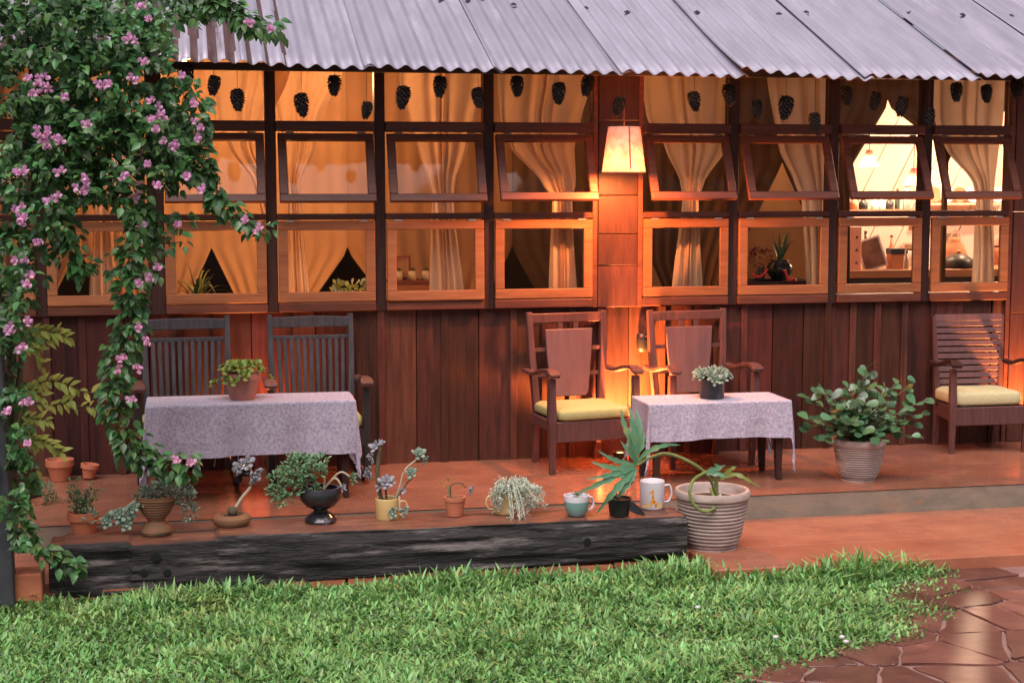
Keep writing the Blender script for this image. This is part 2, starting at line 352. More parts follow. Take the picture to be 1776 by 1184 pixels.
for c in cells:
    if c[0] < lawn_edge(c[1]) - .5 or c[1] > -2.5: continue
    poly = [(c[0] - .5, c[1] - .4), (c[0] + .5, c[1] - .4), (c[0] + .5, min(c[1] + .4, -2.49)), (c[0] - .5, min(c[1] + .4, -2.49))]
    for q in cells:
        if q is not c and math.hypot(q[0] - c[0], q[1] - c[1]) < 1.1 and len(poly) > 2: poly = clip(poly, c, q)
    if len(poly) < 3: continue
    # round the outline a little
    pl = []
    for a, b in zip(poly, poly[1:] + poly[:1]):
        for t in (.06, .28, .5, .72, .94): pl.append((a[0] + (b[0] - a[0]) * t + rnd(-.009, .009), a[1] + (b[1] - a[1]) * t + rnd(-.009, .009)))
    n = len(pl); zt = GZ + rnd(-.003, .005); m = MB()
    m.add([(x, y, GZ - .03) for x, y in pl] + [(x, y, zt) for x, y in pl], [tuple(range(n, 2 * n))] + [(i, (i + 1) % n, n + (i + 1) % n, n + i) for i in range(n)])
    m.obj('flagstone', 'stone', path, bevel=.005)

# ---------------------------------------------------------------- the house
house = thing('wooden_house', 'long timber house with corrugated roof and rows of wooden windows', 'house')
MUL = [-5.0, -4.32, -3.63, -2.94, -2.235, -1.555, -.857]
MULR = [.79, 1.496, 2.169]
def mull(x, w=.066): MB().b2((x - w / 2, .0, .99), (x + w / 2, .1, 2.62)).obj('mullion', 'dark_wood', house, bevel=.004)
for x in MUL: mull(x, .1 if x == -2.94 else .066)
for x in MULR: mull(x)
bays = [(-4.967, -4.353), (-4.287, -3.663), (-3.597, -2.99), (-2.89, -2.268), (-2.202, -1.588), (-1.522, -.89), (-.824, -.17),
        (.165, .757), (.823, 1.463), (1.529, 2.136), (2.202, 2.78)]
# centre post: stacked boards between two stiles
for xc, cuts in ((0, (.99, 1.265, 1.47, 1.72, 2.2, 2.62)), (2.95, (.0, .9, 1.6, 2.62))):
    for x in (-.155, .15): MB().b2((xc + x - .0165, -.006, .0 if xc else .99), (xc + x + .0165, .1, 2.62)).obj('post_stile', 'sash_dark', house, bevel=.003)
    for a, b in zip(cuts, cuts[1:]):
        MB().b2((xc - .136, -.012 + rnd(-.004, .004), a + .002), (xc + .131, .06, b - .002)).obj('post_board', 'post_wood', house, bevel=.003)
# rails, per bay
for x0, x1 in bays:
    MB().b2((x0, -.028, .995), (x1, .1, 1.052)).obj('sill', 'sash_dark', house, bevel=.006)
    MB().b2((x0, -.012, 1.572), (x1, .09, 1.61)).obj('middle_rail', 'dark_rail', house, bevel=.004)
    MB().b2((x0, -.03, 2.122), (x1, .09, 2.185)).obj('transom', 'dark_rail', house, bevel=.005)
    MB().b2((x0, -.01, 2.56), (x1, .09, 2.62)).obj('top_plate', 'dark_wood', house)
    MB().b2((x0 + .002, .04, 2.187), (x1 - .002, .044, 2.558)).obj('pane', 'glass', house)
def sash(name, x0, x1, H, st, top, bot, ang, zh, mt, yoff, stay=False, hinge=True):
    w = x1 - x0; m = MB(); T = .034
    m.b2((0, 0, 0), (w, T, -top)); m.b2((0, 0, -H), (w, T, -H + bot)); m.b2((0, .001, -H + bot), (st, T - .001, -top)); m.b2((w - st, .001, -H + bot), (w, T - .001, -top))
    o = m.obj(name, mt, house, bevel=.004, loc=(x0, yoff, zh)); o.rotation_euler = (-ang, 0, 0)
    MB().b2((st - .005, T / 2 - .002, -H + bot - .005), (w - st + .005, T / 2 + .002, -top + .005)).obj('pane', 'glass', o)
    if hinge:
        for hx in (.05, w - .1): MB().b2((hx, -.004, -.006), (hx + .05, .0, .006)).obj('hinge', 'metal', o)
    if stay:
        d = math.sin(ang) * H * .8
        MB().tube([(w - .02, .01, -H * .85), (w - .02, .01 + d * .85, -H * .86 + .02)], .005, 5).obj('stay', 'metal', o)
    return o
AW = [20, 22, 20, 22, 22, 23, 25, 25, 25, 26, 26]
for k, (x0, x1) in enumerate(bays):
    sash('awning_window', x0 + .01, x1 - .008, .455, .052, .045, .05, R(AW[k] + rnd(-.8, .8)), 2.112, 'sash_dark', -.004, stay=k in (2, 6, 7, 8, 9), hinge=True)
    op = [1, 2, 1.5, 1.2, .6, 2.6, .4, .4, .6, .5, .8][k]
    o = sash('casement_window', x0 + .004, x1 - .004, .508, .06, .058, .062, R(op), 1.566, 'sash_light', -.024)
# vertical board and batten wall
x = -7.0; edges = [x]
while x < 5.5: x += rnd(.17, .235); edges.append(x)
for a, b in zip(edges, edges[1:]):
    y = rnd(.018, .034)
    MB().b2((a + .003, y, -.02), (b - .003, y + .03, .993)).obj('wall_board', 'board', house, bevel=.002)
    if random.random() < .62: MB().b2((b - .024, y - .02, .0), (b + .022, .017, .992)).obj('batten', 'board', house, bevel=.003)
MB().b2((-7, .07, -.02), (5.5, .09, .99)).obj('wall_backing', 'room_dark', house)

# roof: corrugated sheets laid side by side, left edge of each over its neighbour
AL = R(23); ca, sa = math.cos(AL), math.sin(AL)
roof = MB()
for y, z in ((-.36, 2.512), (.75, 2.97), (2.0, 3.5)): roof.b2((-7, y - .025, z - .045), (6, y + .025, z))
roof = roof.obj('roof', 'roof_under', house)
SEAM = [-6.4, -5.6, -4.8, -4.0, -3.2, -2.4, -1.69, -.915, -.125, .63, 1.45, 2.215, 3.0, 3.8, 4.6]
EZ = [2.5, 2.5, 2.5, 2.5, 2.505, 2.478, 2.472, 2.466, 2.456, 2.452, 2.456, 2.462, 2.47, 2.47]
EY = [-.6, -.6, -.6, -.6, -.58, -.61, -.6, -.6, -.6, -.62, -.6, -.6, -.58, -.6]
for k, (a, b) in enumerate(zip(SEAM, SEAM[1:])):
    wd = b - a + .06; tl = rnd(.018, .03); lift = .035 if k == 9 else rnd(0, .008); sk = rnd(-.006, .006)
    def fn(u, v):
        s = -.012 + v * 2.9; X = a - .03 + wd * u + sk * s
        nrm = .0138 * math.cos(2 * math.pi * (X - sk * s) / .105) + tl * (1 - u) + (lift * max(0, 1 - s / .9) ** 2) * (1 - u) ** 3
        nrm += .006 * noise.noise((X * 1.7, s * .9, k)) + .003 * noise.noise((X * 9, s * .5, k))
        return (X, EY[k] + s * ca - nrm * sa, EZ[k] + s * sa + nrm * ca)
    m = MB().grid(fn, 78, 14)
    if k <= 5:
        for fi, f in enumerate(m.f):
            X, Y_, Z_ = m.v[f[0]]; c_ = math.cos(2 * math.pi * (X + .02) / .105)
            if c_ + .9 * noise.noise((X * 3, Z_ * 2, 5)) < (-.05 if k < 5 else -1.25 + .5 * (X < -2.1)): m.m[fi] = 1
    m.obj('roof_sheet', ['roof_rust' if k <= 4 else 'roof_zinc', 'rust_dark'], roof, smooth=True, solid=.0015)
# roof screws with washers
for px, py in ((610, 4), (765, 9), (812, 9), (838, 5), (890, 15), (1015, 21), (1087, 28), (1208, 28), (1350, 31), (1397, 28), (1577, 29), (1668, 32), (1752, 34)):
    d = _ray(px, py); t = ((2.456 - CAM.z) * ca - (-.6 - CAM.y) * sa) / (d.z * ca - d.y * sa); p = CAM + d * t
    m = MB(); M = TR(p + Vector((0, -sa, ca)) * .026) @ RX(AL)
    pr = [(.022, 0), (.022, .004), (.007, .005), (.007, .012), (.0, .013)]
    mm = MB().lathe(pr, 10); m.add(mm.v, mm.f, M); m.obj('roof_screw', 'washer', roof)
# soffit lining and fascia under the eave
for k in range(15): xx = -6.6 + k * .86; MB().bar((xx, .0, 2.655), (xx, 2.2, 2.655 + 2.2 * sa / ca), .045, .07).obj('rafter', 'roof_under', roof)

# inside the house
MB().b2((-7, .1, -.1), (8.5, 5.4, -.002)).obj('room_floor', 'room_floor', house)
MB().b2((-7, .1, 2.66), (8.5, 5.4, 2.7)).obj('ceiling', 'room_wall', house)
MB().b2((-7.1, .0, 0), (-7, 5.4, 2.66)).obj('end_wall', 'room_wall', house)
MB().b2((8.5, .0, 0), (8.6, 5.4, 2.66)).obj('end_wall', 'kitchen_wall', house)
MB().b2((5.5, .05, 0), (8.5, .1, 2.66)).obj('end_wall', 'room_wall', house)
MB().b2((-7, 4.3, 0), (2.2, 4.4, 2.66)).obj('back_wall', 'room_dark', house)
MB().b2((2.2, 1.9, 0), (2.26, 4.4, 2.66)).obj('room_divider', 'kitchen_wall', house)
for k in range(24):        # slanting boards on the kitchen's back wall
    c = 2.3 + k * .3; m = MB(); s = .5
    m.add([(c - .145, 0, 0), (c + .145, 0, 0), (c + .145 + 2.66 * s, 0  , 2.66), (c - .145 + 2.66 * s, 0  , 2.66), (c - .145, .03, 0), (c + .145, .03, 0), (c + .145 + 2.66 * s, .03  , 2.66), (c - .145 + 2.66 * s, .03, 2.66)],
          [(0, 1, 2, 3), (1, 5, 6, 2), (4, 0, 3, 7)], TR(-1.2, 4.2, 0)); m.obj('kitchen_board', 'kitchen_wall', house)
MB().b2((.8, 4.24, 0), (8.5, 4.28, 2.66)).obj('back_wall', 'kitchen_wall', house)

# ---------------------------------------------------------------- lamps
def pendant(loc, label, r0=.1, r1=.135, h=.275, m='shade', power=40, col=(1, .33, .09), cord_top=2.5, seam=True, group=None):
    t = thing('pendant_lamp', label, 'lamp', loc, 0, group)
    mb = MB()
    mb.grid(lambda u, v: ((r1 + (r0 - r1) * v) * math.cos(2 * math.pi * u), (r1 + (r0 - r1) * v) * math.sin(2 * math.pi * u), h * v), 40, 6)
    s = mb.obj('lamp_shade', m, t, smooth=True)
    for z, r in ((0, r1), (h, r0)):
        ring = [(r * math.cos(a * math.pi / 14), r * math.sin(a * math.pi / 14), z) for a in range(29)]
        MB().tube(ring, .003, 5).obj('shade_rim', m, s)
    if seam:
        a = R(-88); MB().bar((r1 * 1.012 * math.cos(a), r1 * 1.012 * math.sin(a), .02), (r0 * 1.012 * math.cos(a), r0 * 1.012 * math.sin(a), h), .008, .002).obj('shade_seam', 'shade_seam', s)
    MB().tube([(0, 0, h * .6), (0, 0, cord_top - loc[2])], .0035, 6).obj('cord', 'string', t)
    MB().tube([(0, 0, h * .55), (0, 0, h * .8)], .018, 8).obj('bulb_holder', 'plastic_black', t)
    MB().lathe([(0, -.05), (.02, -.045), (.03, -.02), (.026, .005), (.014, .03), (.012, .045)], 14, (0, 0, h * .42)).obj('bulb', 'bulb', t, smooth=True)
    lt = bpy.data.lights.new('lamp_light', 'POINT'); lt.energy = power; lt.color = col; lt.shadow_soft_size = .03
    lo = bpy.data.objects.new('lamp_light', lt); COL.objects.link(lo); lo.parent = t; lo.location = (0, 0, h * .42 - .09)
    return t
pendant((-.09, -.45, 1.87), 'lit mottled paper lampshade hanging before the centre post', power=62)
def uplight(loc, label, power):
    t = thing('floor_uplight', label, 'floor light', loc, 0, 'floor uplights against the wall')
    MB().lathe([(0, 0), (.045, 0), (.05, .01), (.042, .02), (.05, .065), (.046, .065), (.04, .05), (0, .05)], 18).obj('housing', 'plastic_black', t)
    MB().lathe([(.038, .053), (0, .056)], 16).obj('lens', 'bulb', t)
    lt = bpy.data.lights.new('lamp_light', 'SPOT'); lt.energy = power; lt.color = (1, .3, .075); lt.spot_size = R(150); lt.spot_blend = .8; lt.shadow_soft_size = .03
    lo = bpy.data.objects.new('lamp_light', lt); COL.objects.link(lo); lo.parent = t; lo.location = (0, 0, .07); lo.rotation_euler = (R(180), 0, 0)
uplight((-.03, -.2, .002), 'small floor light glowing between the panel-back armchairs', 330)
uplight((-2.42, -.16, .002), 'small floor light behind the long table between the rocking chairs', 34)
uplight((3.0, -.24, .002), 'small floor light beyond the slatted armchair at the right edge', 80)
pk = P(1507, 290, 3.3)
pendant((pk.x, pk.y, pk.z), 'pink conical lampshade hanging in the bright kitchen', .025, .09, .15, 'shade_pink', 14, (1, .75, .5), 2.66, False)
def bulb(loc, label, power, col, size=.05):
    t = thing('ceiling_bulb', label, 'light bulb', loc)
    MB().lathe([(0, -.06), (.022, -.05), (.032, -.02), (.026, .01), (.014, .03), (.014, .05)], 12).obj('bulb', 'bulb', t, smooth=True)
    MB().tube([(0, 0, .05), (0, 0, 2.66 - loc[2])], .016, 8).obj('bulb_holder', 'plastic_black', t)
    lt = bpy.data.lights.new('lamp_light', 'POINT'); lt.energy = power; lt.color = col; lt.shadow_soft_size = size
    lo = bpy.data.objects.new('lamp_light', lt); COL.objects.link(lo); lo.parent = t; lo.location = (0, 0, -.1)
bulb((-2.75, .95, 2.58), 'ceiling bulb behind the window nearest the climber', 13, (1, .46, .18))
bulb((-1.75, .8, 2.58), 'ceiling bulb behind the window with the cream-leaved plant', 15, (1, .46, .18))
def fill_lamp(loc, label, power):  # added lamp, out of sight below the sills, brightens the drapes from below
    t = thing('fill_lamp', label, 'lamp', loc); MB().lathe([(0, 0), (.07, 0), (.075, .015), (.02, .04), (.015, .25), (0, .26)], 16).obj('base', 'glaze_black', t, smooth=True); MB().lathe([(0, .26), (.025, .28), (.03, .31), (.02, .34), (0, .35)], 12).obj('bulb', 'bulb', t, smooth=True)
    lt = bpy.data.lights.new('lamp_light', 'POINT'); lt.energy = power; lt.color = (1, .46, .18); lt.shadow_soft_size = .05; lo = bpy.data.objects.new('lamp_light', lt); COL.objects.link(lo); lo.parent = t; lo.location = (0, 0, .4)
fill_lamp((-2.2, .75, .4), 'added low lamp inside, hidden below the left windows', 12)
t = thing('low_table', 'low table inside that carries the added lamp', 'table', (-2.2, .75, 0)); MB().b2((-.3, -.2, .37), (.3, .2, .4)).obj('top', 'counter', t)
for sx in (-1, 1):
    for sy in (-1, 1): MB().bar((sx * .26, sy * .16, 0), (sx * .26, sy * .16, .37), .035, .035).obj('leg', 'counter', t)
bulb((.2, .75, 2.59), 'ceiling bulb behind the windows beside the centre post', 2.5, (1, .5, .2))
bulb((4.4, 3.0, 2.57), 'ceiling bulb over the bright kitchen counter', 80, (1, .68, .46))
bulb((5.6, 2.2, 2.57), 'ceiling bulb at the far right of the kitchen', 85, (1, .7, .5))
bulb((1.5, 2.9, 2.57), 'ceiling bulb in the room behind the parted drapes', 7, (1, .45, .16))

# ---------------------------------------------------------------- curtains
def lerp(a, b, t): return a + (b - a) * t
def curtain(pts, label, Y=.14, m='curtain', nf=9, amp=.012, zt=2.62):
    # pts: rows of (py, px_left, px_right); hangs in folds between those edges
    rows = [(P((a + b) / 2, y, Y).z, P(a, y, Y).x, P(b, y, Y).x) for y, a, b in pts]
    rows.insert(0, (zt, *[r + (r - q) * .25 for r, q in zip(rows[0][1:], rows[1][1:])]))
    zs = [r[0] for r in rows]; n = 34
    def fn(u, v):
        z = lerp(zs[0], zs[-1], v)
        for i in range(len(rows) - 1):
            if rows[i][0] >= z >= rows[i + 1][0]:
                t = (rows[i][0] - z) / max(1e-6, rows[i][0] - rows[i + 1][0]); break
        t2 = t * t * (3 - 2 * t) * .5 + t * .5
        a = lerp(rows[i][1], rows[i + 1][1], t2); b = lerp(rows[i][2], rows[i + 1][2], t2)
        uu = u + .06 * math.sin(u * 9 + nf) ; ph = uu * (nf - 2.5) * 2 * math.pi; g = 1.7 * amp * (1 + .6 * math.sin(u * 13 + 2)) * (.6 + .6 * v)
        return (lerp(a, b, u + .012 * math.sin(ph * .5 + v * 3)), Y + g * math.sin(ph + 1.5 * math.sin(v * 4)) + .01 * math.sin(v * 5 + u * 3), z)
    return tag(MB().grid(fn, nf * 10, n).obj('curtain', m, None, smooth=True), label, 'curtain')
curtain([(128, 355, 500), (205, 372, 470), (255, 396, 462), (318, 440, 470), (380, 456, 478), (520, 452, 480)], 'pale sheer curtain swept aside above the spiky sill plant', nf=7)
curtain([(128, 455, 592), (205, 480, 556), (255, 492, 548), (318, 498, 520), (345, 499, 522), (520, 494, 538)], 'cream curtain hanging beside the cream-leaved sill plant', nf=7)
curtain([(150, 692, 838), (205, 705, 826), (255, 722, 812), (318, 742, 790), (345, 749, 788), (520, 746, 806)], 'cream curtain with scalloped top gathered in the middle of its window', nf=8)
curtain([(145, 862, 1028), (205, 866, 1010), (255, 884, 998), (318, 940, 1000), (345, 958, 994), (520, 953, 1002)], 'golden curtain tied low behind the window left of the lampshade', nf=8)
curtain([(128, 1108, 1262), (205, 1120, 1262), (255, 1152, 1262), (318, 1180, 1222), (345, 1184, 1214), (520, 1166, 1220)], 'golden curtain with a round swag behind the window right of the lampshade', nf=8)
curtain([(128, 1330, 1440), (255, 1352, 1440), (318, 1380, 1436), (345, 1392, 1434), (520, 1398, 1428)], 'brown curtain pulled to the mullion beside the red beads', nf=6)
curtain([(128, 1618, 1742), (205, 1622, 1736), (255, 1640, 1728), (318, 1690, 1722), (345, 1696, 1720), (450, 1690, 1728), (520, 1684, 1732)], 'brown curtain tied in the rightmost window before the bright kitchen', nf=7)
curtain([(128, 130, 215), (255, 150, 210), (345, 165, 195), (520, 155, 200)], 'white curtain in the window behind the climbing flowers', nf=6)
# drapes across the room, parted into peaks
DY = 1.75
gaps = [(-110, 430), (135, 430), (367, 430), (603, 435), (888, 430), (1128, 452), (1357, 283), (1540, 183), (1745, 200)]
SLOPE = [.5, .5, .46, .72, .55, .45, .5, .6, 1.5]
DL = ['orange drape at the far left behind the climber', 'orange drape left of the spiky sill plant', 'bright orange drape between the spiky plant and the cream-leaved plant',
      'orange drape behind the scalloped curtain', 'dim golden drape behind the window by the lampshade', 'golden drape right of the centre post',
      'dimmed drape between the two bright peaks on the right', 'narrow dimmed drape between the kitchen openings']
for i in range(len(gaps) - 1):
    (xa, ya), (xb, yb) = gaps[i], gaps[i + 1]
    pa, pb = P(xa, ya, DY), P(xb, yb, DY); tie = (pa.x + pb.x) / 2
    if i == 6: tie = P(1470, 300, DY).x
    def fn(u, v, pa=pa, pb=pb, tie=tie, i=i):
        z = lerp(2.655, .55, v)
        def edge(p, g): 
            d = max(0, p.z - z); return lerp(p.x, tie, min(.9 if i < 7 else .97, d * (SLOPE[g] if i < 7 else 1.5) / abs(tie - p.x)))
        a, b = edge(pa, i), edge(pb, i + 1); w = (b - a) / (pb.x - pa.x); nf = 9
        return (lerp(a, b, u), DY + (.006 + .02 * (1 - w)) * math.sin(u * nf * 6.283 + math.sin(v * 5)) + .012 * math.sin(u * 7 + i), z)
    tag(MB().grid(fn, 90, 30)  .obj('drape', 'drape' if i < 3 else 'drape_half_dimmed' if i == 3 else 'drape_dimmed', None, smooth=True), DL[i], 'drape')

# ---------------------------------------------------------------- things seen inside
def strap_leaf(mb, base, d, L, w, droop, mi=0, n=7):
    pts = []; d = Vector(d).normalized(); sd = Vector((-d.y, d.x, 0)); sd = sd.normalized() if sd.length > .01 else Vector((1, 0, 0))
    vs = []; fs = []
    for k in range(n + 1):
        t = k / n; p = Vector(base) + d * (L * t) + Vector((d.x, d.y, 0)) * (droop * L * .35 * t * t) - Vector((0, 0, droop * L * t * t * t)); ww = w * (1 - t ** 2.2) * .5 + .0008
        vs += [p - sd * ww, p + Vector((0, 0, -.15 * ww)), p + sd * ww]
    for k in range(n): a = 3 * k; fs += [(a, a + 3, a + 4, a + 1), (a + 1, a + 4, a + 5, a + 2)]
    mb.add(vs, fs, mi=mi)
def pot_prof(r0, r1, h, lip=.006, liph=.02, inner=.01):
    return [(0, 0), (r0, 0), (r1 - lip, h - liph), (r1, h - liph), (r1, h), (r1 - inner, h), (r1 - inner - .003, h - .02), (0, h - .02)]
MB().b2((-3.5, .11, .98), (2.75, .34, 1.0)).obj('inner_shelf', 'counter', house)
def sill_plant(px, py, label, kind, n):
    b = P(px, py, .24); b.z = 1.001; t = thing('sill_plant', label, 'plant', b)
    MB().lathe(pot_prof(.045, .06, .06), 18).obj('pot', 'terracotta', t, smooth=False)
    for k in range(n):
        a = rnd(0, 6.283); e = R(rnd(30, 85)); m = MB()
        if kind == 'strap':
            strap_leaf(m, (rnd(-.02, .02), rnd(-.02, .02), .05), (math.cos(a) * math.cos(e), math.sin(a) * math.cos(e) * .4, math.sin(e)), rnd(.2, .36), .016, rnd(.2, .8))
            m.obj('leaf', 'leaf_lime' if k % 4 == 0 else 'leaf_round', t)
        else:
            M = TR(rnd(-.14, .14), rnd(-.04, .04), rnd(.05, .15)) @ RZ(a) @ RY(-e) @ SCL(rnd(.035, .05)); m.add(*LEAF_R, M); m.obj('leaf', 'succ_pale' if k % 2 else 'leaf_lime', t)
sill_plant(343, 505, 'spiky green plant on the sill inside the left windows', 'strap', 34)
sill_plant(612, 500, 'cream-leaved bushy plant on the sill beside the brightest curtain', 'bush', 90)
# cabinet with framed figure (dim)
c = P(725, 500, 1.3)
t = thing('side_cabinet', 'dim dark cabinet seen through the third window from the centre post', 'cabinet', (c.x, 1.3, 0))
MB().b2((-.2, -.12, 0), (.2, .12, 1.08)).obj('body', 'counter', t, bevel=.004); MB().b2((-.22, -.14, 1.08), (.22, .14, 1.1)).obj('top', 'sash_dark', t)
for k in range(4):
    jt = thing('cabinet_jar', ['small jar on the dim cabinet, leftmost of four', 'small jar on the dim cabinet, second of four', 'small jar on the dim cabinet, third of four', 'small jar on the dim cabinet, rightmost of four'][k], 'jar', (c.x - .15 + k * .1, 1.25, 1.1), 0, 'jars on the dim cabinet')
    MB().lathe([(.0, 0), (.03, 0), (.035, .03), (.03, .06), (.018, .07)], 14).obj('body', 'jar', jt, smooth=True); MB().lathe([(.02, .07), (.02, .085), (0, .09)], 12).obj('lid', 'glass_dark', jt)
fr = thing('framed_picture', 'small framed picture standing on the dim cabinet', 'picture', (c.x - .1, 1.36, 1.1))
MB().b2((-.055, 0, 0), (.055, .015, .17)).obj('frame', 'sash_dark', fr); MB().b2((-.04, -.004, .015), (.04, 0, .155)).obj('print', 'picture', fr)
# kitchen counter and what stands on it
KY = 2.7; kz = P(1530, 468, KY).z; kx0, kx1 = P(1380, 470, KY).x, P(1850, 470, KY).x
t = thing('kitchen_counter', 'brown kitchen counter with dark front seen through the right windows', 'counter', (0, 0, 0))
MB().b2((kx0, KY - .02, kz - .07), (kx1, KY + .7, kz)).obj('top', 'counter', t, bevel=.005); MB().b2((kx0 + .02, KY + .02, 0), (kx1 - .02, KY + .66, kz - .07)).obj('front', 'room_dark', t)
def on_counter(px): p = P(px, 468, KY + .12); return (p.x, p.y, kz)
k_ = (KY + 9.835) / 2700 * 1.0
t = thing('spotted_box', 'tall pink box with dark dots on the kitchen counter', 'box', on_counter(1477))
MB().b2((-.065, -.05, 0), (.065, .05, .37)).obj('body', 'box_pink', t, bevel=.004)
for z in (.06, .17, .28): MB().lathe([(.012, 0), (0, .001)], 10).obj('dot', 'sash_dark', t, loc=(.02, -.052, z)).rotation_euler = (R(90), 0, 0)
t = thing('framed_picture', 'slanted white-framed picture leaning on the kitchen counter', 'picture', on_counter(1520), R(-8))
M = RY(R(-17)) @ RX(R(-6))
m = MB()
for a, b in (((-.11, 0, 0), (.11, .02, .018)), ((-.11, 0, .262), (.11, .02, .28)), ((-.11, 0, .018), (-.092, .02, .262)), ((.092, 0, .018), (.11, .02, .262))): m.b2(a, b)
m.v = [tuple(M @ Vector(p)) for p in m.v]; m.obj('frame', 'mug_white', t)
m = MB().b2((-.092, .006, .018), (.092, .014, .262)); m.v = [tuple(M @ Vector(p)) for p in m.v]; m.obj('print', 'picture', t)
t = thing('carton', 'orange carton with grey lid on the kitchen counter', 'box', on_counter(1552)); MB().b2((-.06, -.05, 0), (.06, .05, .13)).obj('body', 'box_orange', t, bevel=.003); MB().b2((-.065, -.055, .13), (.065, .055, .18)).obj('lid', 'pot_grey', t, bevel=.003)
t = thing('glass_bottle', 'small clear bottle at the right end of the counter group', 'bottle', on_counter(1572)); MB().lathe([(0, 0), (.022, 0), (.022, .08), (.009, .11), (.009, .14), (0, .14)], 14).obj('body', 'jar', t, smooth=True); MB().lathe([(.011, .14), (.011, .155), (0, .156)], 10).obj('cap', 'glass_dark', t)
t = thing('covered_dish', 'dark domed dish on the counter in the rightmost window', 'dish', on_counter(1662)); MB().lathe([(0, 0), (.12, 0), (.14, .02), (.12, .08), (.06, .12), (0, .13)], 22).obj('dish', 'pot_grey', t, smooth=True); MB().lathe([(.015, .13), (.02, .15), (0, .16)], 10).obj('knob', 'box_orange', t)
t = thing('leaning_bag', 'orange cloth bag slumped behind the domed dish', 'bag', (on_counter(1676)[0], KY + .35, kz)); MB().lathe([(0, 0), (.12, 0), (.13, .08), (.09, .19), (.05, .23), (.06, .26), (0, .26)], 18, sy=.6).obj('body', 'box_orange', t, smooth=True); MB().tube(smooth_path([(-.04, 0, .25), (0, 0, .33), (.04, 0, .25)]), .006, 5).obj('handle', 'box_pink', t)
# shelf of jars higher up
sz = P(1530, 363, 3.4).z
t = thing('jar_shelf', 'shelf of jars and bottles above the kitchen counter', 'shelf', (0, 0, 0)); MB().b2((P(1440, 360, 3.4).x, 3.35, sz - .025), (P(1600, 360, 3.4).x, 3.6, sz)).obj('board', 'counter', t)
for s_ in (1445, 1595): MB().b2((P(s_, 360, 3.4).x - .015, 3.4, sz - .2), (P(s_, 360, 3.4).x + .015, 3.58, sz - .025)).obj('bracket', 'counter', t)
JL = ['dark squat jar at the left end of the high shelf', 'brown jar second from the left on the high shelf', 'round black jar on the high shelf', 'white patterned cup left of the other on the high shelf', 'white patterned cup right of the other on the high shelf', 'small grey pot on the high shelf', 'tall green bottle on the high shelf', 'tallest pale bottle at the right of the high shelf']
for k, (px, r, h, mt) in enumerate(((1461, .04, .09, 'glass_dark'), (1481, .035, .1, 'box_orange'), (1497, .04, .085, 'plastic_black'), (1517, .035, .09, 'mug_white'), (1529, .035, .09, 'mug_white'), (1543, .035, .09, 'pot_grey'), (1556, .022, .17, 'glass_dark'), (1572, .03, .2, 'jar'))):
    p = P(px, 360, 3.42); t = thing('shelf_jar', JL[k], 'jar', (p.x, 3.42, sz), 0, 'jars on the kitchen shelf')
    MB().lathe([(0, 0), (r, 0), (r * 1.05, h * .5), (r * .9, h * .8), (r * .5, h * .9), (r * .5, h)], 16).obj('body', mt, t, smooth=True); MB().lathe([(r * .55, h), (r * .55, h + .015), (0, h + .016)], 12).obj('lid', 'sash_dark', t)
# more kitchen clutter
pk2 = P(1584, 322, 3.0); pendant((pk2.x, pk2.y, pk2.z), 'pink conical lampshade half hidden by the mullion at right of the kitchen', .025, .09, .15, 'shade_pink', 8, (1, .75, .5), 2.66, False)
BL = ['green glass bottle behind the slanted picture', 'brown bottle at the back of the counter between the boxes', 'short white canister at the back of the counter', 'tall pale flask at the back of the counter near the bag', 'dark bottle at the back of the counter beside the curtain', 'orange tin at the far right of the counter']
for k, (px, r, h, mt) in enumerate(((1500, .03, .3, 'glass_dark'), (1545, .028, .26, 'box_orange'), (1580, .05, .14, 'mug_white'), (1634, .035, .28, 'jar'), (1706, .03, .3, 'plastic_black'), (1728, .05, .16, 'box_orange'))):
    p = P(px, 460, KY + .5); t = thing('counter_bottle', BL[k], 'bottle', (p.x, KY + .5, kz), 0, 'bottles and tins on the kitchen counter')
    MB().lathe([(0, 0), (r, 0), (r * 1.03, h * .5), (r * .9, h * .62), (r * .4, h * .78), (r * .38, h)] if h > .2 else [(0, 0), (r, 0), (r, h * .92), (r * .9, h)], 16).obj('body', mt, t, smooth=True); MB().lathe([(r * .45 if h > .2 else r * .95, h), (r * .45 if h > .2 else r * .95, h + .018), (0, h + .02)], 14).obj('cap', 'sash_dark', t)
for px, py, w, h, lb in ((1650, 415, .2, .15, 'pale print pinned to the kitchen wall left of the tied curtain'), (1742, 430, .16, .2, 'small print pinned to the kitchen wall right of the tied curtain'), (1578, 430, .14, .1, 'little print on the kitchen wall above the clear bottle')):
    p = P(px, py, 4.16); t = thing('wall_print', lb, 'picture', (p.x, 4.16, p.z)); MB().b2((-w / 2, 0, -h / 2), (w / 2, .01, h / 2)).obj('frame', 'box_pink', t); MB().b2((-w / 2 + .015, -.003, -h / 2 + .015), (w / 2 - .015, 0, h / 2 - .015)).obj('print', 'picture', t)
sz2 = P(1680, 352, 3.9).z
t = thing('plate_rack', 'pale shelf with plates along the top of the rightmost window', 'shelf', (0, 0, 0)); MB().b2((P(1612, 352, 3.9).x, 3.9, sz2 - .02), (P(1760, 352, 3.9).x, 4.1, sz2)).obj('board', 'box_pink', t)
for k in range(6): q = P(1622 + k * 22, 350, 4.0); o = MB().lathe([(0, 0), (.05, 0), (.075, .012), (.07, .014), (0, .006)], 18).obj('plate', 'mug_white' if k % 2 else 'box_orange', t, loc=(q.x, 4.03, sz2 + .077)); o.rotation_euler = (R(80), 0, 0)
t = thing('bead_garland', 'loop of red beads lying left of the dark vase', 'beads', P(1318, 476, .16))
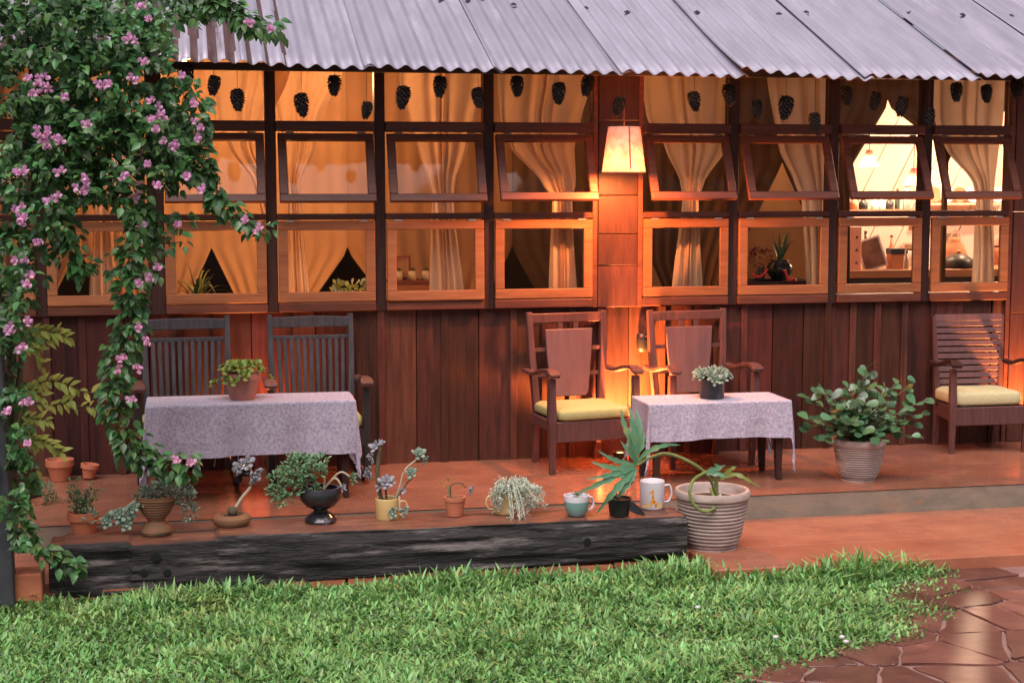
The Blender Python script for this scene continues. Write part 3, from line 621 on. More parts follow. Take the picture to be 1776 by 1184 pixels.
for k in range(11): a = k / 10; MB().lathe([(0, -.009), (.008, -.005), (.0095, 0), (.008, .005), (0, .009)], 8, (-.05 + .1 * a, 0, -.03 * math.sin(a * 3.14) + .03 * a)).obj('bead', 'red_bead', t, smooth=True)
t = thing('flower_bunch', 'dark red dried flowers in a jar left of the strap-leaved vase', 'flowers', (P(1318, 480, .45).x, .45, 1.12)); MB().lathe([(0, 0), (.03, 0), (.035, .05), (.025, .08), (.03, .09)], 14).obj('jar', 'glass_dark', t, smooth=True)
m = MB(); clump(m, (0, 0, .16), (.07, .05, .06), 70, .03, .5, .3); m.obj('blooms', 'bead_dark', t)
MB().b2((-.16, -.12, -.04), (.16, .12, 0)).obj('tray', 'dark_wood', t)
# plant and beads behind the window left of the kitchen
b = P(1352, 470, .5); t = thing('vase_plant', 'strap-leaved plant in a dark vase behind the beaded window', 'plant', (b.x, .5, 1.12))
MB().lathe([(0, 0), (.05, 0), (.09, .05), (.09, .1), (.06, .13), (.065, .14), (0, .13)], 20).obj('vase', 'glaze_black', t, smooth=True)
for k in range(22):
    m = MB(); a = rnd(0, 6.28); e = R(rnd(55, 88)); strap_leaf(m, (0, 0, .12), (math.cos(a) * math.cos(e), math.sin(a) * math.cos(e), math.sin(e)), rnd(.16, .26), .02, rnd(.05, .3)); m.obj('leaf', 'leaf_round', t)
t = thing('plant_stand', 'dark little table carrying the strap-leaved vase', 'table', (b.x, .5, 0)); MB().b2((-.2, -.14, 1.08), (.2, .14, 1.12)).obj('top', 'dark_wood', t)
for sx in (-1, 1):
    for sy in (-1, 1): MB().bar((sx * .17, sy * .11, 0), (sx * .17, sy * .11, 1.08), .03, .03).obj('leg', 'dark_wood', t)
t = thing('bead_garland', 'string of shiny red beads hanging inside the window', 'beads', P(1370, 470, .16))
for k in range(17):
    a = math.pi * k / 16; MB().lathe([(0, -.009), (.008, -.005), (.0095, 0), (.008, .005), (0, .009)], 10, (-.045 + .09 * k / 16, 0, .035 * math.cos(a * 2) - .03 + (.0 if k < 11 else -.012 * (k - 10)))).obj('bead', 'red_bead', t, smooth=True)

# ---------------------------------------------------------------- chairs
def arm_path(x, yb, yf, z, bow=.03):
    return smooth_path([(x, yb, z - .01), (x, lerp(yb, yf, .3), z - .015), (x, lerp(yb, yf, .6), z + .02), (x, lerp(yb, yf, .85), z + .03), (x, yf, z + .005)], 4)
def panel_chair(loc, rz, label):
    t = thing('panel_back_armchair', label, 'armchair', loc, rz, 'panel-back armchairs on the porch')
    W = .26; m = 'chair_red'     # half width at back; front faces -Y
    top, bot = (W, .0, .965), (W * .86, -.03, .36)
    for s in (-1, 1):
        MB().strip([(s * .215, -.005, 0), (s * .225, -.05, .36), (s * .25, -.02, .7), (s * W, .0, .975)], [.04, .045, .045, .04], [.035, .045, .045, .03]).obj('back_post', m, t, bevel=.004)
        MB().strip([(s * .272, -.44, 0), (s * .285, -.46, .33), (s * .285, -.455, .6)], [.034, .05, .042], [.034, .055, .045]).obj('front_leg', m, t, bevel=.004)
        MB().strip(arm_path(s * .282, -.0, -.52, .615), [.05] * 12 + [.06, .07, .075, .075, .06], .026).obj('armrest', m, t, bevel=.005)
        MB().bar((s * .25, -.06, .3), (s * .27, -.44, .3), .03, .06, side=(1, 0, 0)).obj('side_rail', m, t)
    MB().b2((-W - .0, -.018, .905), (W, .012, .965)).obj('top_rail', m, t, bevel=.004)
    for z, w in ((.735, .25), (.57, .235)): MB().b2((-w, -.03, z - .012), (w, -.012, z + .012)).obj('back_rail', m, t)
    for x in (-.05, .06): MB().b2((x - .017, -.022, .84), (x + .017, -.004, .905)).obj('back_spindle', m, t)
    m2 = MB(); out = []
    for (x, z) in ((-.165, .865), (.165, .865), (.155, .7), (.13, .45), (.11, .43), (-.11, .43), (-.13, .45), (-.155, .7)): out.append((x, -.035 - (.865 - z) * .05, z))
    n = len(out); m2.add(out + [(x, y - .014, z) for x, y, z in out], [tuple(range(n)), tuple(reversed(range(n, 2 * n)))] + [(i, n + i, n + (i + 1) % n, (i + 1) % n) for i in range(n)])
    m2.obj('back_panel', 'chair_panel', t, bevel=.004)
    MB().b2((-.26, -.47, .2), (.26, -.44, .33)).obj('front_apron', m, t, bevel=.005)
    MB().b2((-.25, -.44, .3), (.25, -.04, .325)).obj('seat', 'chair_black', t)
    return t
def cushion(loc, rz, label, w=.5, d=.46, h=.085, m='cushion', group=None):
    def fn(u, v):
        th = u * 2 * math.pi; ph = (v - .5) * math.pi; c, s = math.cos(th), math.sin(th); e = .22
        f = lambda a, p: math.copysign(abs(a) ** p, a); cp = abs(math.cos(ph)) ** .3
        return (w / 2 * f(c, e) * cp, d / 2 * f(s, e) * cp, h / 2 + h / 2 * f(math.sin(ph), .5) + .004 * noise.noise((c * 3, s * 3, v * 2)))
    o = MB().grid(fn, 64, 16).obj('seat_cushion', m, None, smooth=True, loc=loc); o.rotation_euler = (0, 0, rz)
    return tag(o, label, 'cushion', group)
GC = 'seat cushions on the porch chairs'
for (x, rz, a, b) in ((-.36, R(9), 'brown panel-back armchair directly below the window left of the lampshade', 'olive cushion on the panel-back armchair left of the small table'),
                      (.455, R(5), 'brown panel-back armchair behind the table with the black pot', 'olive cushion half hidden behind the table with the black pot')):
    panel_chair((x, -.06, 0), rz, a); d = Matrix.Rotation(rz, 3, 'Z') @ Vector((0, -.25, 0)); cushion((x + d.x, -.06 + d.y, .326), rz, b, group=GC)
# slatted rocking chairs
def rocker(loc, rz, label):
    t = thing('slat_back_rocking_chair', label, 'rocking chair', loc, rz, 'slat-back rocking chairs on the porch'); m = 'chair_grey'
    for s in (-1, 1):
        MB().strip([(s * .235, -.06, .05), (s * .24, -.1, .36), (s * .25, -.03, .75), (s * .253, .01, .985)], [.04, .042, .036, .03], [.035, .042, .036, .026]).obj('back_post', m, t, bevel=.003)
        MB().strip([(s * .285, -.5, .04), (s * .285, -.5, .33), (s * .285, -.5, .58)], [.036, .04, .036], [.036, .04, .036]).obj('front_leg', 'chair_black', t, bevel=.004)
        MB().strip(arm_path(s * .285, -.04, -.56, .6), [.045] * 11 + [.05, .06, .075, .08, .08, .07], .026).obj('armrest', 'chair_red', t, bevel=.005)
        MB().strip([(s * .275, .16, .06), (s * .275, -.1, .02), (s * .275, -.35, .014), (s * .275, -.58, .06)], .03, .035).obj('runner', 'chair_black', t, bevel=.003)
        MB().b2((s * .27 - .012, -.5, .28), (s * .27 + .012, -.09, .33)).obj('side_rail', 'chair_black', t)
    MB().strip([(-.25, .0, .935), (-.12, .012, .937), (0, .016, .938), (.12, .012, .937), (.25, .0, .935)], .016, [.062, .068, .07, .068, .062], side=(0, 1, 0)).obj('crest_rail', m, t, bevel=.004)
    MB().b2((-.245, -.02, .83), (.245, 0, .855)).obj('upper_rail', m, t, bevel=.003)
    MB().b2((-.24, -.095, .4), (.24, -.07, .43)).obj('lower_rail', m, t, bevel=.003)
    for k in range(11): x = -.2 + .04 * k; MB().strip([(x, -.012, .84), (x * .98, -.05, .65), (x * .95, -.083, .41)], .0235, .012).obj('slat', m, t, bevel=.002)
    MB().b2((-.28, -.5, .3), (.28, -.09, .33)).obj('seat', 'chair_black', t, bevel=.004)
    MB().b2((-.28, -.52, .23), (.28, -.5, .33)).obj('front_apron', 'chair_black', t)
for x, a, b in ((-2.775, 'grey slat-back rocking chair behind the trailing flowers at left', 'olive cushion on the rocking chair nearest the trailing flowers'),
                (-2.01, 'grey slat-back rocking chair to the right behind the long tablecloth', 'olive cushion peeking out right of the long tablecloth')):
    rocker((x, -.06, 0), R(1), a); cushion((x, -.37, .33), R(1), b, .54, .44, .09, group=GC)
# armchair with horizontal slats
def slat_chair(loc, rz, label):
    t = thing('slat_armchair', label, 'armchair', loc, rz); m = 'chair_red'
    for s in (-1, 1):
        MB().strip([(s * .225, .0, 0), (s * .24, -.05, .3), (s * .265, .0, .94)], [.04, .045, .024], [.035, .045, .035]).obj('back_post', m, t, bevel=.003)
        MB().strip([(s * .275, -.44, 0), (s * .285, -.46, .35), (s * .285, -.45, .6)], [.034, .05, .045], [.034, .05, .045]).obj('front_leg', m, t, bevel=.004)
        MB().strip(arm_path(s * .285, -.02, -.54, .62), [.045] * 11 + [.05, .06, .075, .08, .08, .07], .028).obj('armrest', 'dark_wood', t, bevel=.005)
        MB().bar((s * .24, -.06, .28), (s * .275, -.44, .28), .028, .1).obj('side_rail', m, t)
    for k in range(12):
        z = .42 + k * .046; y = -.048 + (z - .3) * .075; w = .238 + (z - .3) * .035
        MB().box((0, y - .012, z), (2 * w, .014, .036 if k < 11 else .05), RX(R(-5))).obj('slat', 'chair_panel', t, bevel=.003)
    MB().b2((-.262, -.47, .2), (.262, -.44, .33)).obj('front_apron', m, t, bevel=.005)
    MB().b2((-.26, -.44, .3), (.26, -.04, .325)).obj('seat', 'chair_black', t)
    return t
_c = slat_chair((2.49, -.02, 0), R(-2), 'brown armchair with horizontal back slats at the right end'); _c.scale = (.94, .8, .95)
cushion((2.48, -.205, .31), R(-2), 'thick cream cushion on the slatted armchair at right', .49, .36, .105, 'cushion_cream', GC)

# ---------------------------------------------------------------- tables and tablecloths
def table(name, x0, x1, y0, y1, z, label, clabel, drop, ripple, tip=.75):
    cx, cy = (x0 + x1) / 2, (y0 + y1) / 2; t = thing(name, label, 'table', (cx, cy, 0)); hx, hy = (x1 - x0) / 2, (y1 - y0) / 2
    MB().b2((-hx, -hy, z - .03), (hx, hy, z)).obj('tabletop', 'dark_wood', t, bevel=.004)
    MB().b2((-hx + .04, -hy + .03, z - .1), (hx - .04, hy - .03, z - .03)).obj('apron', 'dark_wood', t)
    for sx in (-1, 1):
        for sy in (-1, 1): MB().strip([(sx * (hx - .05), sy * (hy - .045), 0), (sx * (hx - .055), sy * (hy - .05), .06), (sx * (hx - .06), sy * (hy - .05), z - .1)], [.032, .036, .055], [.032, .036, .055]).obj('leg', 'dark_wood', t, bevel=.003)
    nu, nv = 96, 72; U = hx + drop; Vv = hy + drop
    def fn(u, v):
        a = -U + 2 * U * u; b = -Vv + 2 * Vv * v; px = max(-hx, min(hx, a)); py = max(-hy, min(hy, b)); da, db = a - px, b - py
        d = math.hypot(da, db); zz = z + .004
        if d < 1e-6: return (cx + a, cy + b, zz + .0015 * noise.noise((a * 8, b * 8, 1)))
        dx, dy = da / d, db / d; cor = min(abs(da), abs(db)) / drop
        # corners gather towards the leg
        if cor > 0: d = max(abs(da), abs(db)) + tip * min(abs(da), abs(db))
        t_ = max(0, d - .01); s_ = a if abs(db) > abs(da) else b; flare = .006 + .03 * t_ + ripple * t_ * (math.sin(s_ * 15 + 1.6 * math.sin(s_ * 4.3)) + .45 * math.sin(s_ * 37 + 2)) + .003 * noise.noise((a * 9, b * 9, 3))
        flare += cor * .07 * d
        wob = .006 * math.sin(a * 7 + 1) * (1 if abs(db) > abs(da) else 0)
        return (cx + px + dx * flare, cy + py + dy * flare, zz - t_ + wob * t_ / drop)
    o = MB().grid(fn, nu, nv).obj(name.replace('table', 'tablecloth'), 'cloth', None, smooth=True); tag(o, clabel, 'tablecloth')
    return t
q0, q1 = G(252, 697, .575), G(612, 697, .575)
TLX = (q0.x, q1.x); print('left table', q0, q1)
table('long_table', q0.x + .01, q1.x + .02, -1.02, -.66, .57, 'low long table under the wide lavender cloth', 'lavender patterned cloth over the long table at left', .31, .055, .5)
table('coffee_table', -.075, .81, -1.02, -.64, .49, 'dark wooden table with tapered legs under the short cloth', 'lavender patterned cloth on the table with the black pot', .23, .05, .9)
for px, py in ((372, 800), (412, 800)):
    p = P(px, 790, -1.03); o = MB().tube(smooth_path([(p.x, p.y, p.z + .02), (p.x + .004, p.y, p.z - .02), (p.x - .003, p.y, p.z - .06)]), .0012, 4).obj('loose_thread', 'cloth'); tag(o, 'loose thread hanging from the long tablecloth, ' + ('left' if px == 372 else 'right') + ' of two', 'thread')
# little black wall fixture
p = P(1114, 594, .0); t = thing('wall_box', 'small black box fixed to the lit wall between the panel-back armchairs', 'wall box', (p.x, -.01, p.z - .06))
MB().lathe([(0, 0), (.03, 0), (.042, .03), (.044, .08), (.04, .12), (0, .125)], 16, sy=.75).obj('body', 'plastic_black', t, smooth=True)
for x in (-.02, .015): MB().lathe([(0, -.004), (.005, 0), (0, .004)], 8, (x, -.032, .105)).obj('button', 'red_bead', t)

# ---------------------------------------------------------------- pine cones under the eave
cm = MB().lathe([(.0, -.066), (.012, -.056), (.024, -.025), (.03, .01), (.026, .04), (.012, .056), (0, .06)], 10)
for k in range(96):
    t_ = k / 95; z = .056 - .112 * t_; rr = .012 + .034 * math.sin(math.pi * (.12 + .8 * t_ ** .8)) ** .8; a = k * 2.39996
    M = TR((rr - .016) * math.cos(a), (rr - .016) * math.sin(a), z) @ RZ(a) @ RY(R(10 + 52 * t_ + rnd(-7, 7))); s = .023 * (1 - .15 * t_) * rnd(.9, 1.1)
    cm.add([(0, -s * .25, .003), (0, s * .25, .003), (s, s * .36, .002), (s * 1.15, 0, .005), (s, -s * .36, .002), (s * .6, 0, -.006)], [(0, 4, 3), (0, 3, 1), (1, 3, 2), (0, 5, 4), (5, 3, 4), (5, 2, 3), (1, 2, 5)], M)
cone_me = cm.mesh('pine_cone', 'cone')
CONES = [(323, 128, 1.1), (371, 147, .95), (412, 172, 1.05), (523, 180, 1.12), (580, 147, 1.0), (636, 190, .85), (699, 167, 1.12), (763, 149, 1.05), (829, 168, 1.0), (897, 148, 1.02), (969, 160, 1.08), (1019, 147, 1.05), (1073, 183, .95),
         (1204, 174, 1.0), (1265, 163, 1.1), (1312, 188, .95), (1363, 185, 1.2), (1413, 210, .95), (1468, 164, 1.0), (1517, 175, 1.0), (1564, 183, 1.05), (1611, 203, 1.0), (1659, 158, 1.0), (1711, 161, .95), (1764, 152, 1.1)]
ORD = 'first second third fourth fifth sixth seventh eighth ninth tenth eleventh twelfth thirteenth fourteenth fifteenth sixteenth seventeenth eighteenth nineteenth twentieth twenty-first twenty-second twenty-third twenty-fourth twenty-fifth'.split()
HINT = {0: 'half behind the flowering climber', 5: 'smallest and hanging low', 12: 'just above the lampshade', 16: 'largest of all', 17: 'hanging lowest on the right', 24: 'at the right edge', 7: 'before the scalloped curtain'}
for k, (px, py, s) in enumerate(CONES):
    p = P(px, py, -.5); t = thing('pine_cone', 'dark pine cone on a string, %s from the left%s' % (ORD[k], ', ' + HINT[k] if k in HINT else ''), 'pine cone', (p.x, p.y, p.z), rnd(0, 6), 'pine cones hung under the eave')
    o = link('cone', cone_me, t); o.scale = (s * .84, s * .84, s * .98); o.rotation_euler = (rnd(-.25, .25), rnd(-.25, .25), 0)
    MB().tube([(0, 0, .05 * s), (0, 0, max(.08, 2.47 - p.z))], .0016, 4).obj('string', 'string', t)

# ---------------------------------------------------------------- old sleeper along the terrace
BX0, BX1, BYF, BYB, BT = -3.44, -.21, -2.15, -1.89, .07
nx, prof = 130, []
def beam_fn():
    m = MB(); ring = [(.06, -1), (0, -.86), (0, -.7), (0, -.52), (0, -.34), (0, -.16), (0, .02), (0, .2), (0, .38), (0, .56), (0, .74), (.012, .88), (.05, 1), (.25, 1), (.5, 1), (.75, 1), (1, 1), (1, .5), (1, -.2), (1, -1)]
    vs = []; n = len(ring)
    for i in range(nx + 1):
        u = i / nx; X = lerp(BX0, BX1, u); top = BT - (.012 if u < .02 else 0) + .008 * noise.noise((X * 1.1, 0, 4)); botz = lerp(-.21, -.15, u)
        if -3.05 < X < -2.64: top -= .02        # worn notch
        for a, b in ring:
            Z = lerp((top + botz) / 2, top if b > 0 else botz, abs(b)); Y = lerp(BYF, BYB, a)
            if a < .05:
                Y += .03 * noise.noise((X * 1.2, Z * 6, 0)) + .02 * noise.noise((X * 3, Z * 30, 3)) - .014 * max(0, noise.noise((X * 1.6 + 5, Z * 45, 6))) + .022 * (1 - abs(b)) * math.sin(X * 1.3) * .5 + .03 * max(0, abs(b) - .8)
            if b == 1: Z += .005 * noise.noise((X * 2.5, Y * 14, 8)) + .0025 * noise.noise((X * 11, Y * 40, 8))
            vs.append((X, Y, Z))
    fs = []; mi = []
    for i in range(nx):
        for k in range(n):
            k2 = (k + 1) % n; fs.append((i * n + k, (i + 1) * n + k, (i + 1) * n + k2, i * n + k2)); mi.append(1 if ring[k][1] == 1 and ring[k2][1] == 1 and ring[k][0] > .03 else 0)
    fs += [tuple(range(n)), tuple(reversed(range(nx * n, nx * n + n)))]; mi += [0, 0]
    m.v = vs; m.f = fs; m.m = mi; return m
t = thing('timber_sleeper', 'long charred timber sleeper with worn reddish top behind the grass', 'timber beam', (0, 0, 0))
beam = beam_fn().obj('beam', ['char_wood', 'beam_top'], t, bevel=.003)
for px, py, r in ((270, 967, .019), (249, 993, .015), (290, 993, .016), (1018, 938, .016)):
    p = P(px, py, BYF - .02); fy_ = min((v for v in beam.data.vertices if v.co.y < BYF + .09), key=lambda v: (v.co.x - p.x) ** 2 + (v.co.z - p.z) ** 2).co.y; MB().lathe([(r * 1.25, 0), (r, .0006), (0, .001)], 14).obj('bolt_hole', 'hole', beam, loc=(p.x, fy_ - .012, p.z)).rotation_euler = (R(90), 0, 0)
o = MB().grid(lambda u, v: (lerp(-3.3, -.3, u), lerp(-1.885, -1.70, v), .052 + .004 * noise.noise((u * 14, v * 3, 2))), 60, 6).obj('rear_plank', 'beam_top', None, solid=.06)
tag(o, 'reddish worn plank lying behind the charred sleeper', 'plank')
o = MB().box((0, 0, 0), (.2, .16, .17)).obj('clay_block', 'brick', None, bevel=.006, loc=(-3.56, -2.2, -.12)); tag(o, 'orange clay block at the left end of the charred sleeper', 'block')
p = P(8, 1000, -2.3)
o = MB().strip([(p.x, -2.28, GZ - .02), (p.x - .01, -2.28, .6), (p.x - .03, -2.25, 1.5), (p.x - .02, -2.2, 2.9)], .09, .09).obj('climber_post', 'iron', None, bevel=.006); tag(o, 'dark post carrying the flowering climber at the left edge', 'post')
o = MB().strip([P(15, 790, -1.75) + Vector((-.06, 0, .05)), P(35, 800, -1.75), P(52, 865, -1.75)], [.02, .02, .02], [.12, .14, .12], side=(0, 1, 0)).obj('leaning_plank', 'dark_wood', None); tag(o, 'dark plank leaning among the leaves at the left edge', 'plank')

# ---------------------------------------------------------------- potted plants
def pot(t, prof, m, n=28, name='pot', sm=True, parent=None):
    o = MB().lathe(prof, n).obj(name, m, t, smooth=sm)
    if sm:
        o.data.set_sharp_from_angle(angle=R(40))
    return o
def soil(t, r, z): MB().lathe([(r, z), (r * .5, z + .006), (0, z + .008)], 16).obj('soil', 'soil', t, smooth=True)
def rel(t, px, py, Y=None):
    l = t.location; return P(px, py, l.y if Y is None else Y) - l
BZ = BT + .003
def on_beam(px, py, z=BZ): g = G(px, py, z); return Vector((g.x, max(-2.11, min(-1.75, g.y)), z if g.y < -1.885 else .058))
# terracotta pot with upright green plant
t = thing('potted_plant', 'terracotta pot with leafy upright plant at the left end of the sleeper', 'potted plant', on_beam(145, 920))
pot(t, pot_prof(.054, .078, .115, .008, .04), 'terracotta'); soil(t, .065, .098)
for px, py in ((128, 838), (140, 860), (165, 848), (150, 870), (122, 862)):
    q = rel(t, px, py); MB().tube(smooth_path([(q.x * .2, 0, .1), (q.x * .7, q.y * .5 + rnd(-.02, .02), lerp(.1, q.z, .6)), tuple(q)], 4), .004, 5).obj('stem', 'stem_green', t)
    m = MB(); 
    for s_ in range(4): f = lerp(.35, 1, s_ / 3); clump(m, (q.x * f, rnd(-.02, .02), lerp(.1, q.z, f)), (.028, .028, .022), 16, .026, .4, .15)
    m.obj('foliage', 'succ_dark', t)
m = MB(); clump(m, (.03, -.07, .1), (.03, .02, .035), 26, .026, .5, .25); m.obj('trailing_shoot', 'succ_grey', t)
# goblet planter with grey trailing succulent
t = thing('potted_plant', 'footed terracotta planter spilling grey-green succulents over both sides', 'potted plant', on_beam(272, 924, BZ - .018))
pr = [(0, 0), (.075, 0), (.08, .015), (.066, .045), (.042, .062), (.045, .075)]
for k in range(8): z = .08 + k * .014; r = .05 + .055 * (k / 7) ** .8; pr += [(r + .003, z), (r - .001, z + .008)]
pr += [(.108, .19), (.108, .198), (.098, .198), (.094, .182), (0, .182)]
pot(t, pr, 'terra_moss'); soil(t, .09, .182)
m = MB()
for px, py, rx, rz, n in ((262, 855, .05, .03, 60), (285, 848, .06, .045, 90), (305, 842, .06, .04, 90), (322, 860, .04, .05, 70), (330, 885, .028, .04, 50), (248, 862, .03, .025, 35)):
    q = rel(t, px, py); clump(m, (q.x, rnd(-.05, 0), q.z), (rx, .05, rz), n, .027, .5, .3)
m.obj('foliage', 'succ_grey', t)
q = rel(t, 208, 888); MB().tube(smooth_path([(-.07, -.04, .2), (-.12, -.06, .17), (q.x + .03, -.06, q.z + .02)], 4), .006, 6).obj('stem', 'stem_pale', t)
for dx, dz, r in ((.0, .0, .06), (.05, .015, .055), (.03, -.045, .055), (-.06, -.03, .05), (.07, .04, .04)):
    m = MB(); rosette(m, (q.x + dx, -.07 + rnd(-.02, .02), q.z + dz), r, (dx * 6 + rnd(-.3, .3), -.7, .3), 14); m.obj('rosette', 'succ_grey', t)
# shallow terracotta dish, single bending stem
t = thing('potted_plant', 'shallow terracotta dish with one bent stem and pale rosettes', 'potted plant', on_beam(402, 909))
pot(t, [(0, 0), (.06, 0), (.085, .015), (.1, .04), (.098, .055), (.085, .066), (.06, .07), (.058, .062), (0, .06)], 'terra_moss'); soil(t, .055, .06)
MB().lathe([(0, -.02), (.022, -.01), (.027, .01), (.018, .028), (0, .034)], 12, (.005, -.01, .08)).obj('caudex', 'stem', t, smooth=True)
pts = [(.01, -.01, .09)] + [tuple(rel(t, a, b)) for a, b in ((420, 862), (436, 840), (434, 812), (424, 797))]
MB().tube(smooth_path(pts, 5), [.008] * 10 + [.0065] * 11, 7).obj('stem', 'stem_pale', t)
for a, b, r, ax in ((418, 806, .05, (-.5, -.8, .2)), (428, 802, .05, (.2, -.8, .6)), (440, 820, .055, (.7, -.8, -.2)), (412, 812, .04, (-1, -.5, -.1)), (438, 830, .035, (.5, -.6, -.6))):
    q = rel(t, a, b); m = MB(); rosette(m, (q.x, q.y - .01, q.z), r, ax, 11, .5, .16); m.obj('rosette', 'succ_mauve', t)
# black glazed footed bowl
t = thing('potted_plant', 'glossy black footed bowl with bushy green jade-like plant', 'potted plant', on_beam(556, 904))
pot(t, [(0, 0), (.08, 0), (.083, .012), (.062, .04), (.036, .055), (.036, .066), (.075, .085), (.105, .12), (.11, .155), (.1, .18), (.09, .18), (.1, .155), (.08, .15), (0, .15)], 'glaze_black'); soil(t, .085, .155)
m = MB()
for px, py, r, n in ((505, 815, .06, 90), (530, 808, .06, 100), (545, 815, .05, 80), (485, 830, .05, 70), (478, 850, .04, 50), (505, 840, .06, 80), (535, 840, .05, 70), (492, 862, .035, 40), (545, 855, .035, 40), (555, 798, .035, 40), (515, 800, .05, 60), (485, 872, .02, 16)):
    q = rel(t, px, py); clump(m, (q.x, rnd(-.06, .03), q.z), (r, .05, r * .8), n, .028, .45, .25)
m.obj('foliage', 'succ_green', t)
for tgt, r, mt in (((560, 805), .03, 'succ_dark'), ((608, 826), .045, 'succ_dark'), ((592, 842), .03, 'succ_mauve')):
    q = rel(t, *tgt); MB().tube(smooth_path([(.02, 0, .17), (q.x * .5 + .02, -.03, max(q.z, .2) + .03), (q.x, -.04, q.z)], 5), .0055, 6).obj('stem', 'stem_pale', t)
    m = MB(); rosette(m, (q.x, -.045, q.z), r, (.5, -.6, .3), 16, .3, .1); m.obj('rosette', mt, t)
# mugs
def mug(name, label, cat, loc, r, h, m, hx, rz=0, rim=None):
    t = thing(name, label, cat, loc, rz)
    pr = [(0, 0), (r * .92, 0), (r, .008), (r, h - .003), (r - .003, h), (r - .006, h - .003), (r - .006, h - .025), (0, h - .025)]
    if rim: pr = [(0, 0), (r * .6, 0), (r * .85, .02), (r * .97, h * .5), (r, h * .72)]
    o = pot(t, pr, m, 30, 'cup')
    if rim: pot(t, [(r + .0005, h * .72), (r + .003, h), (r - .004, h), (r - .006, h - .02), (0, h - .02)], rim, 30, 'rim')
    a = smooth_path([(hx * r * .97, 0, h * .78), (hx * (r + .03), 0, h * .8), (hx * (r + .042), 0, h * .5), (hx * (r + .028), 0, h * .24), (hx * r * .97, 0, h * .2)], 5)
    MB().strip(a, .013, .009, side=(0, 1, 0)).obj('handle', rim or m, t, bevel=.003, smooth=False)
    return t
t = mug('planted_mug', 'yellow mug with tall grey and mauve succulents, handle to the right', 'mug', on_beam(672, 896), .063, .118, 'mug_yellow', 1)
soil(t, .055, .098)
def sprig(t, base, pts, rs, mt, smat='stem', r=.006):
    q = [Vector(base)] + [rel(t, a, b) + Vector((0, dy, 0)) for a, b, dy in pts]
    MB().tube(smooth_path(q, 5), r, 6).obj('stem', smat, t)
    for (a, b, dy, rad, ax, n) in rs: c = rel(t, a, b) + Vector((0, dy, 0)); m = MB(); rosette(m, c, rad, ax, n, .42, .15); m.obj('rosette', mt, t)
sprig(t, (-.03, 0, .1), [(655, 830, 0), (656, 800, 0), (660, 772, 0)], [(652, 775, 0, .045, (-.4, -.5, .5), 12), (645, 790, -.01, .04, (-.8, -.6, -.3), 10), (642, 815, -.01, .042, (-.9, -.5, -.3), 11), (662, 768, 0, .03, (.3, -.3, 1), 9), (657, 842, -.02, .03, (-.5, -.8, .2), 8), (636, 822, 0, .03, (-.9, -.4, -.6), 8)], 'succ_mauve', 'stem', .012)
sprig(t, (-.005, -.01, .1), [(668, 845, -.02)], [(668, 834, -.03, .055, (.1, -.8, .6), 18), (676, 832, -.02, .04, (.6, -.6, .4), 10)], 'succ_mauve')
sprig(t, (.04, 0, .1), [(694, 840, 0), (702, 815, 0), (722, 797, 0)], [(725, 788, 0, .05, (.2, -.6, .7), 18), (735, 796, 0, .035, (.7, -.5, -.2), 12)], 'succ_grey', 'stem_pale', .005)
sprig(t, (.05, 0, .11), [(705, 838, 0), (715, 828, 0)], [(712, 820, -.01, .042, (.1, -.7, .6), 16)], 'succ_grey', 'stem', .005)
sprig(t, (.05, -.02, .11), [(690, 858, -.06), (690, 880, -.075)], [(679, 882, -.075, .038, (-.3, -.9, .1), 14), (697, 880, -.075, .036, (.4, -.9, .1), 14)], 'succ_grey', 'stem_pale', .005)
sprig(t, (.05, 0, .12), [(698, 850, 0)], [(698, 850, 0, .03, (.3, -.7, .6), 9)], 'succ_mauve')
# small terracotta pot
t = thing('potted_plant', 'small plain terracotta pot with an arching stem and one dark rosette', 'potted plant', on_beam(789, 893))
pot(t, pot_prof(.043, .058, .1, .004, .02), 'terracotta'); soil(t, .05, .082)
sprig(t, (-.02, 0, .08), [(781, 845, 0), (788, 838, 0), (800, 838, 0), (808, 845, 0)], [(814, 847, -.01, .034, (.8, -.6, -.1), 14)], 'succ_mauve', 'stem', .004)
for a, b in ((783, 828), (772, 832), (776, 842)):
    q = rel(t, a, b); m = MB(); vs, fs = petal_geo(.04, .012, .006); m.add(vs, fs, TR(-.02 + q.x * .5, 0, q.z - .02) @ frame_to((q.x, -.02, .03), (0, 0, 1))); m.obj('leaf', 'leaf_lime', t)
MB().tube([(-.025, 0, .08), tuple(rel(t, 776, 840))], .004, 5).obj('stem', 'stem_green', t)
# second yellow mug, trailing grey plant
t = mug('planted_mug', 'yellow mug smothered in pale wiry trailing plant, handle to the left', 'mug', on_beam(876, 889), .06, .115, 'mug_yellow', -1)
soil(t, .05, .095)
m = MB()
for k in range(80):
    a = rnd(0, 6.28); tx = rnd(.05, .19) if rnd(0, 1) < .7 else rnd(-.09, .05); end = Vector((tx, -rnd(.02, .1), rnd(.0, .17))); 
    if k > 68: end = Vector((rnd(-.01, .09), -.16, rnd(-.12, .02)))
    mid = Vector((end.x * .5, end.y * .6, .15 + rnd(-.01, .04))); pts = smooth_path([(rnd(-.04, .04), rnd(-.03, .03), .1), mid, (end.x * .95, end.y, lerp(.13, end.z, .5)), end], 4)
    pts = [p + Vector((rnd(-.005, .005), rnd(-.005, .005), rnd(-.005, .005))) for p in pts]
    m.tube(pts, .0022, 4)
    for p in pts[3:]: clump(m, p, (.006, .006, .006), 2, .017, .35, .25)
m.obj('foliage', 'succ_pale', t)
